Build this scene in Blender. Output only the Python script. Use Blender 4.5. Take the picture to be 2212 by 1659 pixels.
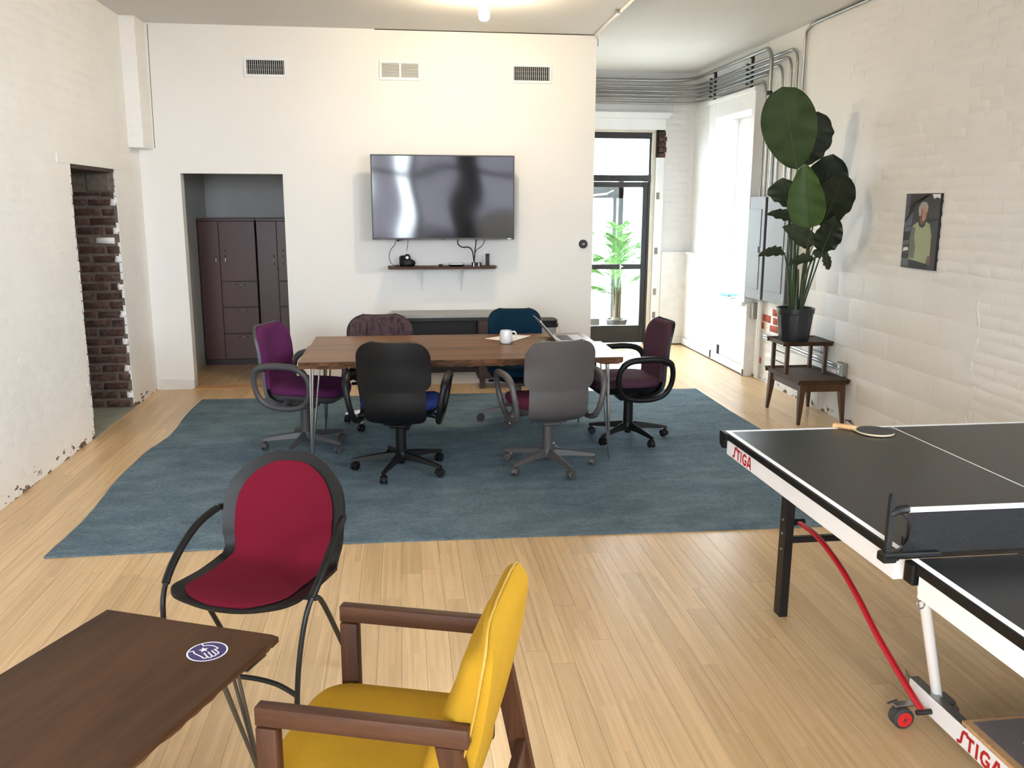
import bpy, bmesh, math, random
from mathutils import Vector, Matrix, Euler

random.seed(7)
scene = bpy.context.scene
for o in list(bpy.data.objects):
    bpy.data.objects.remove(o, do_unlink=True)
C = scene.collection
PI = math.pi
R = math.radians

# ------------------------------------------------------------------ camera
F_PX, PITCH, ROLL, YAW, EYE = 1904.47, R(11.6044), R(0.2128), R(7.1017), 1.7297
cam = bpy.data.cameras.new('camera'); cam_o = bpy.data.objects.new('camera', cam); C.objects.link(cam_o)
cam.sensor_fit = 'HORIZONTAL'; cam.sensor_width = 36.0; cam.lens = 36.0*F_PX/2212.0
cam.clip_start = 0.05; cam.clip_end = 200
fw = Vector((math.sin(YAW)*math.cos(PITCH), math.cos(YAW)*math.cos(PITCH), -math.sin(PITCH)))
rt = Vector((math.cos(YAW), -math.sin(YAW), 0)); up = rt.cross(fw)
rt, up = rt*math.cos(ROLL)+up*math.sin(ROLL), -rt*math.sin(ROLL)+up*math.cos(ROLL)
m = Matrix((rt, up, -fw)).transposed().to_4x4(); m.translation = Vector((0, 0, EYE))
cam_o.matrix_world = m
scene.camera = cam_o

# ------------------------------------------------------------------ world, daylight, exposure
SKY = 10.0
w = bpy.data.worlds.new('sky'); scene.world = w; w.use_nodes = True
bg = w.node_tree.nodes['Background']; bg.inputs[0].default_value = (0.82, 0.915, 1.0, 1); bg.inputs[1].default_value = SKY
vs = scene.view_settings
vs.view_transform = 'Standard'; vs.look = 'None'; vs.exposure = 1.86; vs.gamma = 1.0; vs.use_curve_mapping = False
scene.display_settings.display_device = 'sRGB'
cy = scene.cycles
cy.max_bounces = 9; cy.diffuse_bounces = 6; cy.glossy_bounces = 4; cy.transparent_max_bounces = 12
cy.sample_clamp_indirect = 6.0; cy.caustics_reflective = False; cy.caustics_refractive = False

def portal(name, loc, rot, sx, sy):
    l = bpy.data.lights.new(name, 'AREA'); l.shape = 'RECTANGLE'; l.size = sx; l.size_y = sy
    l.cycles.is_portal = True
    o = bpy.data.objects.new(name, l); C.objects.link(o); o.location = loc; o.rotation_euler = rot
    return o
# sky portals in the wall openings (they only steer sampling)
portal('sky_portal_storefront', (-.46, -2.98, 1.95), (R(90), 0, 0), 3.3, 2.1)
portal('sky_portal_tinted_pane', (2.5, -2.98, 2.25), (R(90), 0, 0), 1.7, 1.5)
portal('sky_portal_added_opening', (3.60, -.85, 2.55), (0, R(90), 0), 1.1, 3.7)  # unseen high opening, added to brighten the left side of the room
portal('sky_portal_window', (3.60, 9.13, 1.69), (0, R(90), 0), 1.9, 1.1)
portal('sky_portal_door', (2.55, 10.70, 1.3), (R(-90), 0, 0), 1.0, 2.6)

# ------------------------------------------------------------------ materials
def lin(c):
    c = c/255.0
    return c/12.92 if c <= 0.04045 else ((c+0.055)/1.055)**2.4
def rgb(r, g, b): return (lin(r), lin(g), lin(b), 1)
MATS = {}
class NT:
    def __init__(s, name):
        s.m = bpy.data.materials.new(name); s.m.use_nodes = True; s.t = s.m.node_tree
        s.b = s.t.nodes['Principled BSDF']; s.out = s.t.nodes['Material Output']
    def n(s, typ, **k):
        x = s.t.nodes.new(typ)
        for a, v in k.items():
            if a.startswith('i_'): x.inputs[a[2:].replace('_', ' ')].default_value = v
            else: setattr(x, a, v)
        return x
    def l(s, a, b): s.t.links.new(a, b)
    def coord(s, scale=(1, 1, 1), kind='Object', rot=(0, 0, 0)):
        c = s.n('ShaderNodeTexCoord'); mp = s.n('ShaderNodeMapping'); mp.inputs['Scale'].default_value = scale; mp.inputs['Rotation'].default_value = rot
        s.l(c.outputs[kind], mp.inputs['Vector']); return mp.outputs['Vector']
    def wcoord(s, scale=(1, 1, 1)):
        c = s.n('ShaderNodeNewGeometry'); mp = s.n('ShaderNodeMapping'); mp.inputs['Scale'].default_value = scale
        s.l(c.outputs['Position'], mp.inputs['Vector']); return mp.outputs['Vector']
    def noise(s, vec, scale=5, detail=3, rough=.5):
        x = s.n('ShaderNodeTexNoise'); x.inputs['Scale'].default_value = scale; x.inputs['Detail'].default_value = detail; x.inputs['Roughness'].default_value = rough
        s.l(vec, x.inputs['Vector']); return x.outputs['Fac']
    def ramp(s, fac, stops):
        x = s.n('ShaderNodeValToRGB'); e = x.color_ramp.elements
        while len(e) > 1: e.remove(e[-1])
        e[0].position = stops[0][0]; e[0].color = stops[0][1]
        for p, c in stops[1:]:
            q = e.new(p); q.color = c
        s.l(fac, x.inputs[0]); return x.outputs[0]
    def mix(s, fac, a, b, mode='MIX'):
        x = s.n('ShaderNodeMix', data_type='RGBA', blend_type=mode)
        for sock, v in ((x.inputs[0], fac), (x.inputs[6], a), (x.inputs[7], b)):
            if isinstance(v, (int, float, tuple)): sock.default_value = v
            else: s.l(v, sock)
        return x.outputs[2]
    def math(s, op, a, b=None):
        x = s.n('ShaderNodeMath', operation=op)
        for sock, v in ((x.inputs[0], a), (x.inputs[1], b)):
            if v is None: continue
            if isinstance(v, (int, float)): sock.default_value = v
            else: s.l(v, sock)
        return x.outputs[0]
    def bump(s, h, strength=.3, dist=.01):
        x = s.n('ShaderNodeBump'); x.inputs['Strength'].default_value = strength; x.inputs['Distance'].default_value = dist
        s.l(h, x.inputs['Height']); s.l(x.outputs['Normal'], s.b.inputs['Normal'])
    def base(s, v):
        if isinstance(v, tuple): s.b.inputs['Base Color'].default_value = v
        else: s.l(v, s.b.inputs['Base Color'])
    def set(s, rough=.5, metal=0.0, spec=.5, coat=0.0):
        s.b.inputs['Roughness'].default_value = rough; s.b.inputs['Metallic'].default_value = metal
        s.b.inputs['Specular IOR Level'].default_value = spec; s.b.inputs['Coat Weight'].default_value = coat

def plain(name, col, rough=.5, metal=0.0, var=.06, vscale=6, bump=0, bscale=60, spec=.5, coat=0):
    t = NT(name); t.set(rough, metal, spec, coat)
    v = t.coord(); f = t.noise(v, vscale, 3)
    c0 = tuple(max(0, c*(1-var)) for c in col[:3])+(1,); c1 = tuple(min(1, c*(1+var)) for c in col[:3])+(1,)
    t.base(t.ramp(f, [(.3, c0), (.7, c1)]))
    if bump: t.bump(t.noise(v, bscale, 3), bump, .004)
    MATS[name] = t.m; return t.m
def fabric(name, col, col2=None, scale=620, bump=.4, rough=.95, patch=.14):
    t = NT(name); t.set(rough, 0, .15); v = t.coord()
    col2 = col2 or tuple(c*.80 for c in col[:3])+(1,)
    c = t.ramp(t.noise(v, scale, 2), [(.35, col2), (.62, col)])
    p = t.ramp(t.noise(v, 5, 3), [(.3, (1-patch, 1-patch, 1-patch, 1)), (.7, (1, 1, 1, 1))])
    t.base(t.mix(1.0, c, p, 'MULTIPLY')); t.bump(t.noise(v, scale, 2), bump, .002)
    MATS[name] = t.m; return t.m
def wood(name, dark, light, scale=(40, 3, 40), rough=.45, streak=6, bump=.15, rand=.0, coat=0):
    t = NT(name); t.set(rough, 0, .28, coat); v = t.coord(scale)
    g = t.noise(v, 1.0, 6, .62)
    c = t.ramp(g, [(.3, dark), (.68, light)])
    v2 = t.coord(tuple(x*.16 for x in scale)); g2 = t.noise(v2, 1.2, 3)
    c = t.mix(.45, c, t.ramp(g2, [(.3, dark), (.7, light)]))
    if rand:
        oi = t.n('ShaderNodeObjectInfo')
        k = t.ramp(oi.outputs['Random'], [(0, (1-rand,)*3+(1,)), (1, (1+rand,)*3+(1,))]); c = t.mix(1.0, c, k, 'MULTIPLY')
    t.base(c); t.bump(g, bump, .002)
    MATS[name] = t.m; return t.m

def glass_mat(name, tint=(1, 1, 1, 1), refl=.06):
    t = NT(name); t.t.nodes.remove(t.b)
    tr = t.n('ShaderNodeBsdfTransparent'); tr.inputs[0].default_value = tint
    gl = t.n('ShaderNodeBsdfGlossy'); gl.inputs['Roughness'].default_value = .02
    lw = t.n('ShaderNodeLayerWeight'); lw.inputs[0].default_value = .5
    class fr: outputs = [t.math('ADD', t.math('MULTIPLY', t.math('POWER', lw.outputs['Facing'], 4.0), .5), .03)]
    mx = t.n('ShaderNodeMixShader'); t.l(fr.outputs[0], mx.inputs[0]); t.l(tr.outputs[0], mx.inputs[1]); t.l(gl.outputs[0], mx.inputs[2])
    t.l(mx.outputs[0], t.out.inputs[0]); MATS[name] = t.m; return t.m

def paint_wall(name, col, bumps=.25, scrape=True, height=.16, rough=.62):
    """painted masonry: uneven thick paint, chips of bare brick close to the floor"""
    t = NT(name); t.set(rough, 0, .35)
    v = t.wcoord(); a = t.noise(v, 2.2, 4); b = t.noise(v, 28, 4)
    c = t.ramp(a, [(.3, tuple(x*.95 for x in col[:3])+(1,)), (.7, col)])
    if scrape:
        s = t.n('ShaderNodeSeparateXYZ'); g = t.n('ShaderNodeNewGeometry'); t.l(g.outputs['Position'], s.inputs[0])
        mr = t.n('ShaderNodeMapRange'); mr.inputs[1].default_value = height; mr.inputs[2].default_value = 0.0; mr.inputs[3].default_value = 0.0; mr.inputs[4].default_value = .22
        t.l(s.outputs['Z'], mr.inputs[0])
        ch = t.math('ADD', t.noise(t.wcoord((1, 1, 2.2)), 9, 5, .6), mr.outputs[0])
        k = t.ramp(ch, [(.735, (0, 0, 0, 1)), (.75, (1, 1, 1, 1))])
        bare = t.ramp(t.noise(v, 14, 2), [(.35, rgb(70, 62, 58)), (.65, rgb(150, 122, 104))])
        c = t.mix(k, c, bare)
    t.base(c); t.bump(t.math('ADD', t.noise(v, 55, 4), t.math('MULTIPLY', b, 1.5)), bumps, .006)
    MATS[name] = t.m; return t.m

WHITE = (0.80, 0.785, 0.75, 1)
paint_wall('paint_left', (0.88, 0.87, 0.85, 1), .14)
paint_wall('paint_right', (0.755, 0.735, 0.70, 1), .20)
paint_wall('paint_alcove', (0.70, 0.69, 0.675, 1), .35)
plain('drywall', (0.82, 0.81, 0.785, 1), .6, var=.012, vscale=1.5, bump=.05, bscale=90)
plain('ceiling_paint', (0.70, 0.69, 0.67, 1), .7, var=.02, vscale=1.2, bump=.08, bscale=40)
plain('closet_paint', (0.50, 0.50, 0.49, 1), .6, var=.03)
plain('trim_white', (0.76, 0.76, 0.755, 1), .35, var=.02)
plain('trim_old', (0.72, 0.71, 0.69, 1), .5, var=.05, vscale=12, bump=.2, bscale=30)
plain('jamb_beige', rgb(196, 190, 176), .5, var=.06)
plain('concrete', rgb(150, 152, 140), .8, var=.12, vscale=9, bump=.3)
plain('mortar', rgb(112, 100, 90), .95, var=.2, vscale=25, bump=.6, bscale=80)
plain('lintel_wood', rgb(70, 58, 50), .8, var=.3, vscale=10)
plain('asphalt', rgb(150, 150, 148), .9, var=.1)
plain('black_metal', rgb(17, 17, 18), .42, var=.1)
plain('black_door', rgb(24, 23, 22), .45, var=.08)
plain('black_plastic', rgb(14, 14, 15), .45, var=.08, bump=.1, bscale=220, spec=.3)
plain('black_gloss', rgb(16, 16, 17), .18, var=.05)
plain('grey_plastic', rgb(76, 72, 72), .45, var=.05, bump=.08, bscale=240)
plain('grey_dark_plastic', rgb(68, 67, 70), .45, var=.05, bump=.08, bscale=240)
plain('chrome', rgb(205, 205, 208), .12, 1.0, var=.02)
plain('steel_dark', rgb(104, 101, 96), .4, .8, var=.1)
plain('steel', rgb(176, 176, 176), .3, 1.0, var=.05)
plain('conduit_metal', rgb(158, 158, 154), .34, .9, var=.12, vscale=3)
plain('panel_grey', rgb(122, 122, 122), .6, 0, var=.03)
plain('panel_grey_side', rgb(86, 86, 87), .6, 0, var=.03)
plain('strut_dark', rgb(52, 52, 50), .5, .6, var=.1)
plain('white_metal', rgb(232, 234, 236), .35, var=.02)
plain('white_plastic', rgb(236, 236, 232), .35, var=.01)
plain('ceramic', rgb(226, 226, 224), .18, var=.04, vscale=18, coat=.3)
plain('paper', rgb(240, 236, 232), .8, var=.02)
plain('vent_shade', rgb(18, 19, 18), .7, var=.2)  # near-black colour that paints the shade between the vent slats
plain('vent_grey', rgb(128, 124, 114), .5, var=.05)
plain('pp_top', rgb(23, 23, 24), .34, var=.05, vscale=3, bump=.05, bscale=300)
plain('pp_white', rgb(242, 242, 244), .35, var=.01)
plain('red_paint', rgb(186, 30, 40), .3, var=.06)
plain('red_wheel', rgb(208, 44, 44), .4, var=.05)
plain('rubber', rgb(58, 58, 60), .7, var=.12, vscale=30)
plain('particle_board', rgb(196, 152, 108), .75, var=.12, vscale=60)
plain('grey_laminate', rgb(112, 104, 104), .5, var=.06)
plain('paddle_wood', rgb(214, 172, 120), .5, var=.1, vscale=20)
plain('paddle_edge', rgb(228, 208, 170), .5, var=.04)
plain('cabinet', rgb(84, 54, 52), .38, var=.08, vscale=2.5)
plain('cabinet_dark', rgb(46, 30, 30), .5, var=.1)
plain('desk_grey', rgb(158, 158, 156), .45, var=.03)
plain('desk_dark', rgb(44, 40, 40), .5, var=.1)
plain('desk_brown', rgb(66, 46, 42), .5, var=.12)
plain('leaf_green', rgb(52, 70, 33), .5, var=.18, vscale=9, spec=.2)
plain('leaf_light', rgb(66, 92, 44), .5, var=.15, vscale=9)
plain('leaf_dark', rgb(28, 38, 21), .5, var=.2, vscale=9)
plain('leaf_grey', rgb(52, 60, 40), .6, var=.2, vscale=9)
plain('stem_green', rgb(56, 70, 40), .5, var=.15, vscale=12)
plain('midrib', rgb(62, 84, 46), .5, var=.1)
plain('soil', rgb(48, 38, 30), .95, var=.4, vscale=40, bump=.8)
plain('pot_black', rgb(34, 36, 40), .4, var=.1)
plain('palm_green', rgb(104, 150, 78), .5, var=.3, vscale=14)
plain('palm_trunk', rgb(92, 84, 64), .85, var=.3, vscale=20)
plain('brick_red', rgb(168, 82, 56), .9, var=.25, vscale=30, bump=.6)
plain('cloth_blue', rgb(84, 142, 184), .9, var=.1, vscale=30, bump=.4)
plain('sticker_purple', rgb(62, 52, 104), .5, var=.04)
plain('sticker_white', rgb(240, 240, 244), .5, var=.01)
plain('silver', rgb(186, 186, 190), .3, .8, var=.03)
plain('screen_dark', rgb(20, 20, 24), .2, var=.02)
plain('hole_dark', rgb(22, 20, 18), .9, var=.1)
for nm, c in (('ph_bg', (54, 53, 52)), ('ph_blue', (84, 88, 98)), ('ph_black', (20, 19, 19)), ('ph_hair', (150, 148, 142)), ('ph_skin', (172, 128, 108)), ('ph_shade', (104, 74, 62)), ('ph_green', (150, 156, 122)), ('ph_greend', (96, 102, 84)), ('ph_collar', (40, 36, 30)), ('ph_white', (214, 216, 218)), ('ph_grey', (112, 112, 114))):
    plain(nm, rgb(*c), .5, var=.06, vscale=40)

fabric('fab_purple', rgb(92, 38, 84)); fabric('fab_plum', rgb(76, 50, 64)); fabric('fab_blue', rgb(44, 58, 126)); fabric('fab_teal', rgb(12, 46, 66))
fabric('fab_red', rgb(108, 18, 38), rgb(92, 13, 30), 700, .3); fabric('fab_yellow', rgb(178, 139, 38), rgb(162, 122, 28), 700, .35, patch=.10)
fabric('fab_wine', rgb(92, 38, 62))
t = NT('fab_pattern'); t.set(.95, 0, .15); v = t.coord((34, 34, 9)); f = t.noise(v, 1, 3)
t.base(t.ramp(f, [(.35, rgb(52, 42, 46)), (.5, rgb(88, 70, 74)), (.65, rgb(66, 54, 58))])); MATS['fab_pattern'] = t.m
plain('piping_yellow', rgb(168, 130, 48), .6, var=.1)

wood('walnut', rgb(42, 24, 14), rgb(80, 49, 32), (4, 60, 60), .5, bump=.1)
wood('walnut_y', rgb(42, 24, 14), rgb(84, 52, 34), (60, 4, 60), .5, bump=.1)
wood('walnut_z', rgb(42, 24, 14), rgb(86, 50, 30), (60, 60, 4), .5, bump=.1)
wood('teak_dark', rgb(48, 35, 24), rgb(74, 55, 39), (30, 4, 30), .5, bump=.1)
wood('teak_leg', rgb(60, 42, 27), rgb(90, 63, 40), (40, 40, 4), .5, bump=.1)
wood('coffee_wood', rgb(40, 24, 13), rgb(80, 52, 31), (18, 2.2, 30), .55, bump=.12)
wood('coffee_edge', rgb(60, 34, 20), rgb(120, 80, 52), (20, 5, 90), .7, bump=.5)
wood('slab_wood', rgb(66, 40, 18), rgb(146, 98, 48), (2.0, 34, 30), .36, bump=.12, rand=.07)
wood('slab_edge', rgb(14, 10, 8), rgb(116, 78, 50), (14, 60, 60), .8, bump=.8)
wood('shelf_wood', rgb(46, 32, 24), rgb(92, 64, 46), (3, 40, 40), .6, bump=.2)

t = NT('bamboo'); t.set(.30, 0, .45); v = t.coord((70, 1.6, 70))
oi = t.n('ShaderNodeObjectInfo')
ad = t.n('ShaderNodeVectorMath', operation='ADD'); t.l(v, ad.inputs[0]); cb = t.n('ShaderNodeCombineXYZ')
t.l(t.math('MULTIPLY', oi.outputs['Random'], 137.0), cb.inputs['Y']); t.l(t.math('MULTIPLY', oi.outputs['Random'], 61.0), cb.inputs['X']); t.l(cb.outputs[0], ad.inputs[1])
g = t.noise(ad.outputs[0], 1.0, 5, .6)
c = t.ramp(g, [(.28, rgb(206, 171, 125)), (.5, rgb(219, 187, 143)), (.72, rgb(227, 197, 155))])
bt_ = t.n('ShaderNodeTexBrick'); bt_.offset = .37; bt_.inputs['Scale'].default_value = 1.0; bt_.inputs['Brick Width'].default_value = .42; bt_.inputs['Row Height'].default_value = .0189; bt_.inputs['Mortar Size'].default_value = 0.0; bt_.inputs['Bias'].default_value = -.1
bt_.inputs['Color1'].default_value = (.90, .885, .86, 1); bt_.inputs['Color2'].default_value = (1.05, 1.045, 1.04, 1)
ad2 = t.n('ShaderNodeVectorMath', operation='ADD'); t.l(t.coord((1, 1, 1), rot=(0, 0, R(90))), ad2.inputs[0]); cb2 = t.n('ShaderNodeCombineXYZ'); t.l(t.math('MULTIPLY', oi.outputs['Random'], 23.0), cb2.inputs['X']); t.l(t.math('ROUND', t.math('MULTIPLY', oi.outputs['Random'], 40.0)), cb2.inputs['Z']); t.l(cb2.outputs[0], ad2.inputs[1]); t.l(ad2.outputs[0], bt_.inputs['Vector'])
c = t.mix(1.0, c, bt_.outputs['Color'], 'MULTIPLY')
k = t.ramp(oi.outputs['Random'], [(0, (.88, .87, .85, 1)), (.25, (.96, .955, .95, 1)), (.7, (1, 1, 1, 1)), (1, (1.06, 1.05, 1.03, 1))])
t.base(t.mix(1.0, c, k, 'MULTIPLY')); t.bump(g, .04, .001); MATS['bamboo'] = t.m
plain('floor_gap', rgb(112, 82, 54), .9, var=.1)

t = NT('rug_pile'); t.set(.95, 0, .1); v = t.wcoord()
a = t.noise(t.wcoord((1, 1.9, 1)), 3.2, 7, .68); b = t.noise(v, 60, 3); d = t.noise(v, 420, 2)
c = t.ramp(a, [(.33, rgb(80, 99, 113)), (.50, rgb(100, 120, 133)), (.66, rgb(123, 142, 153))])
c = t.mix(.35, c, t.ramp(b, [(.35, rgb(74, 94, 108)), (.65, rgb(124, 143, 154))]))
t.base(c); t.bump(t.math('ADD', d, b), .6, .006); MATS['rug_pile'] = t.m

t = NT('bare_brick'); t.set(.92, 0, .2); v = t.wcoord(); oi = t.n('ShaderNodeObjectInfo')
c = t.ramp(t.noise(v, 22, 4, .65), [(.3, rgb(66, 50, 46)), (.55, rgb(96, 74, 68)), (.8, rgb(122, 106, 98))])
k = t.ramp(oi.outputs['Random'], [(0, (.72, .70, .70, 1)), (1, (1.1, 1.08, 1.05, 1))]); t.base(t.mix(1.0, c, k, 'MULTIPLY')); t.bump(t.noise(v, 60, 4), .7, .006); MATS['bare_brick'] = t.m

t = NT('tv_screen'); t.set(.065, 0, .6); t.base(rgb(26, 25, 27)); MATS['tv_screen'] = t.m
t = NT('bulb_glow'); t.t.nodes.remove(t.b); e = t.n('ShaderNodeEmission'); e.inputs[0].default_value = (1.0, .80, .52, 1); e.inputs[1].default_value = 190.0
t.l(e.outputs[0], t.out.inputs[0]); MATS['bulb_glow'] = t.m
glass_mat('tinted_glass', (.40, .38, .40, 1)); glass_mat('window_glass'); glass_mat('door_glass', (.94, .97, .98, 1))
t = NT('net_mesh'); v = t.coord((1, 1, 1)); t.set(.8); t.base(rgb(12, 12, 13))
ck = t.n('ShaderNodeTexBrick'); ck.inputs['Scale'].default_value = 1.0; ck.offset = 0.0
t.l(t.coord((110, 1, 110), rot=(R(90), 0, 0)), ck.inputs['Vector']); ck.inputs['Mortar Size'].default_value = .42; ck.inputs['Brick Width'].default_value = 1.0; ck.inputs['Row Height'].default_value = 1.0
tr = t.n('ShaderNodeBsdfTransparent'); mx = t.n('ShaderNodeMixShader'); t.l(ck.outputs['Fac'], mx.inputs[0]); t.l(tr.outputs[0], mx.inputs[1]); t.l(t.b.outputs[0], mx.inputs[2]); t.l(mx.outputs[0], t.out.inputs[0]); MATS['net_mesh'] = t.m

# ------------------------------------------------------------------ mesh helpers
class MB:
    def __init__(s): s.v = []; s.f = []; s.mi = []
    def add(s, vs, fs, mi=0):
        o = len(s.v); s.v += [tuple(x) for x in vs]; s.f += [tuple(i+o for i in f) for f in fs]; s.mi += [mi]*len(fs); return s
    def box(s, x0, x1, y0, y1, z0, z1, bev=0.0, mi=0, M=None, seg=1):
        x0, x1 = min(x0, x1), max(x0, x1); y0, y1 = min(y0, y1), max(y0, y1); z0, z1 = min(z0, z1), max(z0, z1)
        vs = [(x0, y0, z0), (x1, y0, z0), (x1, y1, z0), (x0, y1, z0), (x0, y0, z1), (x1, y0, z1), (x1, y1, z1), (x0, y1, z1)]
        fs = [(0, 3, 2, 1), (4, 5, 6, 7), (0, 1, 5, 4), (1, 2, 6, 5), (2, 3, 7, 6), (3, 0, 4, 7)]
        if bev > 0:
            bm = bmesh.new(); bv = [bm.verts.new(p) for p in vs]
            for f in fs: bm.faces.new([bv[i] for i in f])
            bmesh.ops.bevel(bm, geom=list(bm.edges), offset=bev, segments=seg, profile=.5, affect='EDGES')
            bm.verts.index_update(); vs = [v.co.copy() for v in bm.verts]; fs = [[v.index for v in f.verts] for f in bm.faces]; bm.free()
        if M: vs = [M @ Vector(p) for p in vs]
        return s.add(vs, fs, mi)
    def prism(s, poly, a, b, axis='z', mi=0, M=None):
        n = len(poly)
        def P(p, h): return {'z': (p[0], p[1], h), 'y': (p[0], h, p[1]), 'x': (h, p[0], p[1])}[axis]
        vs = [P(p, a) for p in poly]+[P(p, b) for p in poly]
        if M: vs = [M @ Vector(p) for p in vs]
        fs = [tuple(range(n))[::-1], tuple(range(n, 2*n))]+[(i, (i+1) % n, n+(i+1) % n, n+i) for i in range(n)]
        return s.add(vs, fs, mi)
    def tube(s, pts, r, n=8, closed=False, caps=True, mi=0, flat=1.0):
        pts = [Vector(p) for p in pts]; k = len(pts); rs = r if isinstance(r, (list, tuple)) else [r]*k
        ref = None; rings = []
        for i, p in enumerate(pts):
            a = pts[i-1] if (i > 0 or closed) else p; b = pts[(i+1) % k] if (i < k-1 or closed) else p
            t = (b-a).normalized()
            if ref is None:
                ref = Vector((0, 0, 1)) if abs(t.z) < .9 else Vector((1, 0, 0))
                ref = (ref-t*ref.dot(t)).normalized()
            else:
                ref = (ref-t*ref.dot(t))
                ref = ref.normalized() if ref.length > 1e-6 else t.orthogonal().normalized()
            bi = t.cross(ref)
            rings.append([p+ref*math.cos(2*PI*j/n)*rs[i]*flat+bi*math.sin(2*PI*j/n)*rs[i] for j in range(n)])
        return s.loft(rings, closed, caps, mi)
    def loft(s, rings, closed=False, caps=True, mi=0):
        n = len(rings[0]); k = len(rings); vs = [p for r in rings for p in r]; fs = []
        for i in range(k if closed else k-1):
            a, b = i*n, ((i+1) % k)*n
            for j in range(n): fs.append((a+j, a+(j+1) % n, b+(j+1) % n, b+j))
        if caps and not closed: fs += [tuple(range(n))[::-1], tuple(range((k-1)*n, k*n))]
        return s.add(vs, fs, mi)
    def lathe(s, prof, n=20, c=(0, 0, 0), mi=0, M=None, caps=True):
        rings = [[Vector((r*math.cos(2*PI*j/n), r*math.sin(2*PI*j/n), z))+Vector(c) for j in range(n)] for r, z in prof]
        if M: rings = [[M @ p for p in r] for r in rings]
        return s.loft(rings, False, caps, mi)
    def sheet(s, fn, nu, nv, th=0.0, mi=0):
        """fn(u,v)->Vector, u,v in 0..1; th>0 gives it thickness along its normal"""
        P = [[Vector(fn(i/nu, j/nv)) for j in range(nv+1)] for i in range(nu+1)]
        vs = [p for r in P for p in r]; q = lambda i, j: i*(nv+1)+j
        fs = [(q(i, j), q(i+1, j), q(i+1, j+1), q(i, j+1)) for i in range(nu) for j in range(nv)]
        if th:
            N = [[None]*(nv+1) for _ in range(nu+1)]
            for i in range(nu+1):
                for j in range(nv+1):
                    du = P[min(i+1, nu)][j]-P[max(i-1, 0)][j]; dv = P[i][min(j+1, nv)]-P[i][max(j-1, 0)]
                    nn = du.cross(dv); N[i][j] = nn.normalized() if nn.length > 1e-9 else Vector((0, 0, 0))
            o = len(vs); vs += [P[i][j]-N[i][j]*(th(i/nu, j/nv) if callable(th) else th) for i in range(nu+1) for j in range(nv+1)]
            fs += [tuple(o+x for x in f[::-1]) for f in fs]
            ring = [(i, 0) for i in range(nu)]+[(nu, j) for j in range(nv)]+[(i, nv) for i in range(nu, 0, -1)]+[(0, j) for j in range(nv, 0, -1)]
            for a in range(len(ring)):
                x, y = q(*ring[a]), q(*ring[(a+1) % len(ring)]); fs.append((y, x, o+x, o+y))
        return s.add(vs, fs, mi)
    def build(s, name, mat, parent=None, smooth=None, **k):
        me = bpy.data.meshes.new(name); me.from_pydata(s.v, [], s.f); me.validate(verbose=False)
        mats = mat if isinstance(mat, (list, tuple)) else [mat]
        for x in mats: me.materials.append(MATS[x])
        if len(mats) > 1 and len(me.polygons) == len(s.mi):
            me.polygons.foreach_set('material_index', s.mi)
        if smooth is not None:
            me.polygons.foreach_set('use_smooth', [True]*len(me.polygons)); me.set_sharp_from_angle(angle=R(smooth))
        me.update()
        return link(name, me, parent, **k)
def link(name, data, parent=None, label=None, cat=None, group=None, kind=None, loc=None, rotz=None, rot=None):
    o = bpy.data.objects.new(name, data); C.objects.link(o)
    if parent: o.parent = parent
    if loc is not None: o.location = loc
    if rotz is not None: o.rotation_euler = (0, 0, rotz)
    if rot is not None: o.rotation_euler = rot
    for a, v in (('label', label), ('category', cat), ('group', group), ('kind', kind)):
        if v: o[a] = v
    return o
def thing(name, label, cat, loc=(0, 0, 0), rotz=0, group=None, kind=None):
    o = link(name, None, None, label, cat, group, kind, loc, rotz); o.empty_display_size = .1; return o
def struct(name, mb, mat, label=None, parent=None, smooth=None):
    return mb.build(name, mat, parent, smooth, kind='structure' if parent is None else None, label=label)
def catmull(pts, n=6, closed=False):
    P = [Vector(p) for p in pts]; k = len(P); out = []
    for i in range(k if closed else k-1):
        a, b, c, d = (P[(i-1) % k], P[i], P[(i+1) % k], P[(i+2) % k]) if closed else (P[max(i-1, 0)], P[i], P[i+1], P[min(i+2, k-1)])
        for j in range(n):
            t = j/n
            out.append(.5*((2*b)+(c-a)*t+(2*a-5*b+4*c-d)*t*t+(3*b-a-3*c+d)*t**3))
    if not closed: out.append(P[-1])
    return out
def rrect(w, h, r, n=5):
    """rounded rectangle, w x h, centred"""
    o = []
    for cx, cy, a in ((w/2-r, h/2-r, 0), (-w/2+r, h/2-r, 90), (-w/2+r, -h/2+r, 180), (w/2-r, -h/2+r, 270)):
        for i in range(n+1):
            t = R(a+90*i/n); o.append((cx+r*math.cos(t), cy+r*math.sin(t)))
    return o
def stroke(mb, pts, wd, to3, mi=0):
    """flat thick polyline, each joint mitred; to3 maps (u,v) to 3-D"""
    P = [Vector((p[0], p[1])) for p in pts]; L = []; Rr = []
    for i, p in enumerate(P):
        a = (p-P[i-1]).normalized() if i > 0 else None; b = (P[i+1]-p).normalized() if i < len(P)-1 else None
        t = ((a or b)+(b or a)).normalized(); nrm = Vector((-t.y, t.x)); k = 1.0
        if a and b: k = min(2.0, 1/max(.3, nrm.dot(Vector((-a.y, a.x)))))
        L.append(p+nrm*wd/2*k); Rr.append(p-nrm*wd/2*k)
    vs = [to3(q.x, q.y) for q in L]+[to3(q.x, q.y) for q in Rr]; n = len(P)
    mb.add(vs, [(i, i+1, n+i+1, n+i) for i in range(n-1)], mi)
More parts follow.
